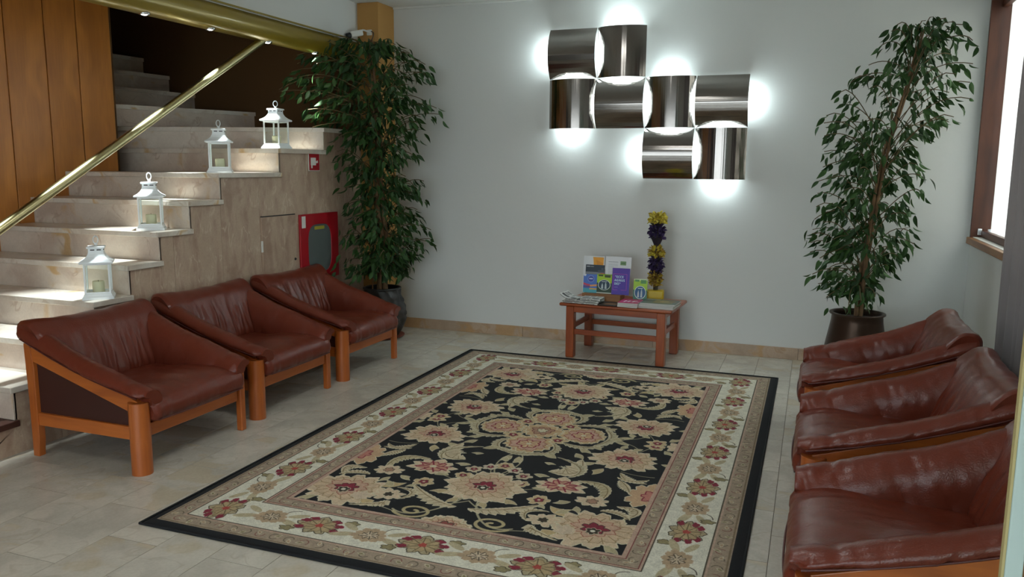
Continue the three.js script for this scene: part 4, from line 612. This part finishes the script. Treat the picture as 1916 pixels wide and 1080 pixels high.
// ---------------------------------------------------------------- potted ficus trees
const leafG = (() => { const g = grid(6, 2, (u, v) => { const w = 0.5 * Math.sin(Math.PI * Math.min(1, u ** 0.8)) * (1 - 0.25 * u), s = (v - 0.5) * 2; return [s * w * 0.42, -u, Math.abs(s) * 0.09 * Math.sin(Math.PI * u) - 0.22 * u * u]; }); return g; })();   // unit leaf hanging down -y
function ficus(root, trunkPts, r0, targets, nLeaf, size, seedv) {
  seed = seedv;
  const curve = new THREE.CatmullRomCurve3(trunkPts.map((p) => V(...p)));
  for (let k = 0; k < 3; k++) { const pts = trunkPts.map((p, i) => { const a = k * 2.094 + i * 1.1, q = r0 * 0.75 * (1 - i / trunkPts.length * 0.6); return V(p[0] + Math.cos(a) * q, p[1], p[2] + Math.sin(a) * q); });
    const cu = new THREE.CatmullRomCurve3(pts), g = new THREE.TubeGeometry(cu, 40, r0 * 0.62, 8), P = g.attributes.position; for (let i = 0; i < P.count; i++) { const row = Math.floor(i / 9), f = 1 - 0.72 * row / 40, c = cu.getPointAt(Math.min(1, row / 40)); P.setXYZ(i, c.x + (P.getX(i) - c.x) * f, c.y + (P.getY(i) - c.y) * f, c.z + (P.getZ(i) - c.z) * f); } obj('trunk', g, M.bark, root); }
  const leaves = [];
  targets.forEach((T) => {
    const end = V(...T.p), t0 = Math.max(0.12, Math.min(0.97, T.h)), a = curve.getPointAt(t0), reach = Math.hypot(end.x - a.x, end.z - a.z), mid = a.clone().lerp(end, rr(0.45, 0.7)); mid.y = Math.max(end.y, a.y) + rr(0.02, 0.2) * reach + 0.04; mid.x += rr(-0.06, 0.06); mid.z += rr(-0.06, 0.06);
    const q = new THREE.QuadraticBezierCurve3(a, mid, end); obj('branch', new THREE.TubeGeometry(q, 10, 0.0035, 5), M.twig, root);
    const n = T.n; for (let i = 0; i < n; i++) { const s = 0.12 + 0.88 * ((i + rnd()) / n) ** 0.85, p = q.getPoint(s), tg = q.getTangent(s); const side = rr(-1, 1), off = V(rr(-1, 1), rr(-0.9, 0.2), rr(-1, 1)).normalize().multiplyScalar(rr(0.01, T.spread || 0.06)); leaves.push({ p: p.add(off), d: V(tg.x * 0.8 + rr(-0.7, 0.7), -1.1 + rr(-0.35, 0.55), tg.z * 0.8 + rr(-0.7, 0.7)).normalize(), s: size * rr(0.72, 1.15), tw: rr(0, 6.28), m: Math.floor(rnd() * 3) }); }
  });
  const cam = camera.position; leaves.forEach((l) => { l.key = l.s / l.p.distanceTo(cam) + l.p.z * 0.02; }); leaves.sort((a, b) => b.key - a.key);
  const put = (o, l) => { const qd = new THREE.Quaternion().setFromUnitVectors(V(0, -1, 0), l.d).multiply(new THREE.Quaternion().setFromAxisAngle(V(0, 1, 0), l.tw)); o.compose(l.p, qd, V(l.s, l.s, l.s)); return o; };
  const rest = [[], [], []];
  leaves.forEach((l, i) => { const m = put(new THREE.Matrix4(), l); if (i < 290) { const o = obj('leaf', leafG, M.leaves[l.m], root); m.decompose(o.position, o.quaternion, o.scale); } else rest[l.m].push(leafG.clone().applyMatrix4(m)); });
  rest.forEach((gs, i) => { if (gs.length) obj('foliage', mergeGeometries(gs), M.leaves[i], root).userData.kind = 'stuff'; });
}
{ // left: dense crown, black wrapped pot on a saucer
  const C = [-3.74, 0, 0.52], t = thing('potted_ficus', 'dense weeping ficus in a black wrapped pot beside the ochre column', 'potted plant', C);
  const pot = grid(24, 48, (u, v) => { const a = v * Math.PI * 2, y = 0.02 + u * 0.45, prof = [0.135, 0.165, 0.195, 0.215, 0.218, 0.205, 0.185, 0.17, 0.165], k = u * 8, i = Math.min(7, Math.floor(k)), r = lerp(prof[i], prof[i + 1], k - i), w = 0.018 * noise3(Math.cos(a) * 2.2, u * 3, Math.sin(a) * 2.2) + 0.01 * Math.abs(noise3(Math.cos(a) * 4, u * 5, Math.sin(a) * 4)); return [Math.cos(a) * (r + w), y, -Math.sin(a) * (r + w)]; }, true);
  obj('pot', pot, M.potBlack, t);
  const rim = new THREE.TorusGeometry(0.168, 0.011, 10, 48); rim.rotateX(Math.PI / 2); rim.translate(0, 0.47, 0); obj('rim', rim, M.potBlack, t);
  obj('saucer', lathe([[0, 0.004], [0.17, 0.004], [0.2, 0.02], [0.205, 0.03], [0.196, 0.03], [0.165, 0.014], [0, 0.014]], 48), M.terracotta, t);
  obj('soil', lathe([[0, 0.43], [0.1, 0.428], [0.165, 0.42]], 32), M.soil, t);
  seed = 777; const env = [[2.75, -4.02, -3.55], [2.62, -4.3, -3.42], [2.45, -4.5, -3.3], [2.3, -4.62, -3.25], [2.15, -4.6, -3.2], [2.02, -4.4, -3.25], [1.85, -4.0, -3.36], [1.6, -3.98, -3.36], [1.4, -3.98, -3.38], [1.2, -3.95, -3.4], [1.02, -3.92, -3.36], [0.9, -3.9, -3.36], [0.75, -3.88, -3.52], [0.62, -3.85, -3.55]];
  const T = []; for (let k = 0; k < 210; k++) { const u = (k + rnd()) / 210 * 0.999 * (env.length - 1), i = Math.min(env.length - 2, Math.floor(u)), f = u - i, y = lerp(env[i][0], env[i + 1][0], f), x0 = lerp(env[i][1], env[i + 1][1], f), x1 = lerp(env[i][2], env[i + 1][2], f), e = k % 3 ? rnd() : (k % 2 ? 0.97 : 0.03); let x = lerp(x0, x1, e); const zmin = x < -3.86 && y < 2.0 ? 0.42 : x > -3.84 ? 0.12 : 0.42, z = y < 1.9 ? rr(zmin, 1.0) : rr(Math.max(zmin, 0.2), 0.95); T.push({ p: [x - C[0], y - 0.04, z - C[2]], h: (y + rr(-0.4, 0.12) - 0.4) / 2.35, n: 12, spread: 0.09 }); }
  ficus(t, [[0, 0.4, 0], [0.01, 0.8, -0.02], [-0.01, 1.3, 0.0], [0.0, 1.8, 0.02], [-0.05, 2.3, 0.0], [-0.08, 2.72, 0.0]], 0.045, T, 0, 0.095, 4242);
  obj('cane', tube([[-0.07, 0.4, 0.06], [-0.065, 0.75, 0.05], [-0.05, 1.2, 0.04]], 0.006), M.sillWood, t); obj('cane', tube([[0.03, 0.4, 0.08], [0.025, 0.75, 0.06], [0.02, 1.1, 0.04]], 0.006), M.sillWood, t);
}
{ // right: airy crown, bronze pot
  const C = [0.36, 0, 0.5], t = thing('potted_ficus', 'airy weeping ficus in a bronze pot in the corner by the window', 'potted plant', C);
  obj('pot', lathe([[0, 0.005], [0.235, 0.005], [0.245, 0.03], [0.23, 0.2], [0.185, 0.46], [0.182, 0.5], [0.2, 0.512], [0.2, 0.522], [0.175, 0.522], [0.168, 0.5], [0.175, 0.45]], 56), M.potBronze, t);
  obj('soil', lathe([[0, 0.485], [0.1, 0.482], [0.172, 0.475]], 32), M.soil, t);
  seed = 991; const env = [[2.7, 0.5, 0.72], [2.6, 0.42, 0.9], [2.4, 0.3, 0.98], [2.2, 0.12, 0.98], [2.0, 0.0, 0.97], [1.88, 0.02, 0.72], [1.7, 0.04, 0.66], [1.52, 0.0, 0.74], [1.38, 0.0, 0.62], [1.22, -0.01, 0.7], [1.05, -0.03, 0.74], [0.92, -0.02, 0.55], [0.75, 0.06, 0.48], [0.6, 0.18, 0.42]];
  const T = []; for (let k = 0; k < 125; k++) { const u = (k + rnd()) / 125 * (env.length - 1), i = Math.min(env.length - 2, Math.floor(u)), f = u - i, y = lerp(env[i][0], env[i + 1][0], f), x0 = lerp(env[i][1], env[i + 1][1], f), x1 = lerp(env[i][2], env[i + 1][2], f), x = lerp(x0, x1, k % 3 ? rnd() : (k % 2 ? 0.97 : 0.03)); T.push({ p: [x - C[0], y - 0.03, rr(0.15, 0.85) - C[2]], h: (y + rr(-0.45, 0.08) - 0.45) / 2.25, n: 12, spread: 0.085 }); }
  ficus(t, [[0.0, 0.45, 0], [0.02, 0.8, 0], [0.06, 1.3, 0.0], [0.12, 1.75, 0.0], [0.22, 2.2, 0.0], [0.3, 2.6, 0.0]], 0.028, T, 0, 0.09, 5151);
}
// ---------------------------------------------------------------- curtain and glass partition
{
  const t = thing('curtain', 'greyish mauve curtain hanging beside the window', 'curtain', [1.07, 0.03, 0.14]);
  const g = grid(120, 20, (u, v) => { const z = lerp(1.5, 2.6, u), f = Math.sin(u * 46 + 0.8 * Math.sin(u * 13)); return [0.022 * f * (0.8 + 0.2 * v) + 0.012 * noise3(u * 9, v * 1.2, 2), v * 2.92, z + 0.01 * noise3(u * 6, v * 2, 7)]; });
  obj('cloth', g, M.curtain, t);
  const r = new THREE.CylinderGeometry(0.012, 0.012, 2.8, 12); r.rotateX(Math.PI / 2); r.translate(0.0, 2.95, 1.35); obj('rod', r, M.frameWood, t);
}
{
  const t = thing('glass_partition', 'clear glass panel with a pale edge strip at the right', 'glass panel', [0.228, 0, 6.05]);
  obj('pane', box(0.9, 2.5, 0.008, 0.465, 1.25, 0, 0), M.tintGlass, t);
  obj('edge_strip', box(0.018, 2.5, 0.016, 0.008, 1.25, 0, 0.002), M.glassEdge, t);
  obj('seal', box(0.003, 2.5, 0.012, -0.0025, 1.25, 0.0, 0.0005), M.sealStrip, t);
  obj('floor_channel', box(0.92, 0.02, 0.03, 0.46, 0.01, 0, 0.003, 'x'), M.chrome, t);
}
renderer.render(scene, camera);
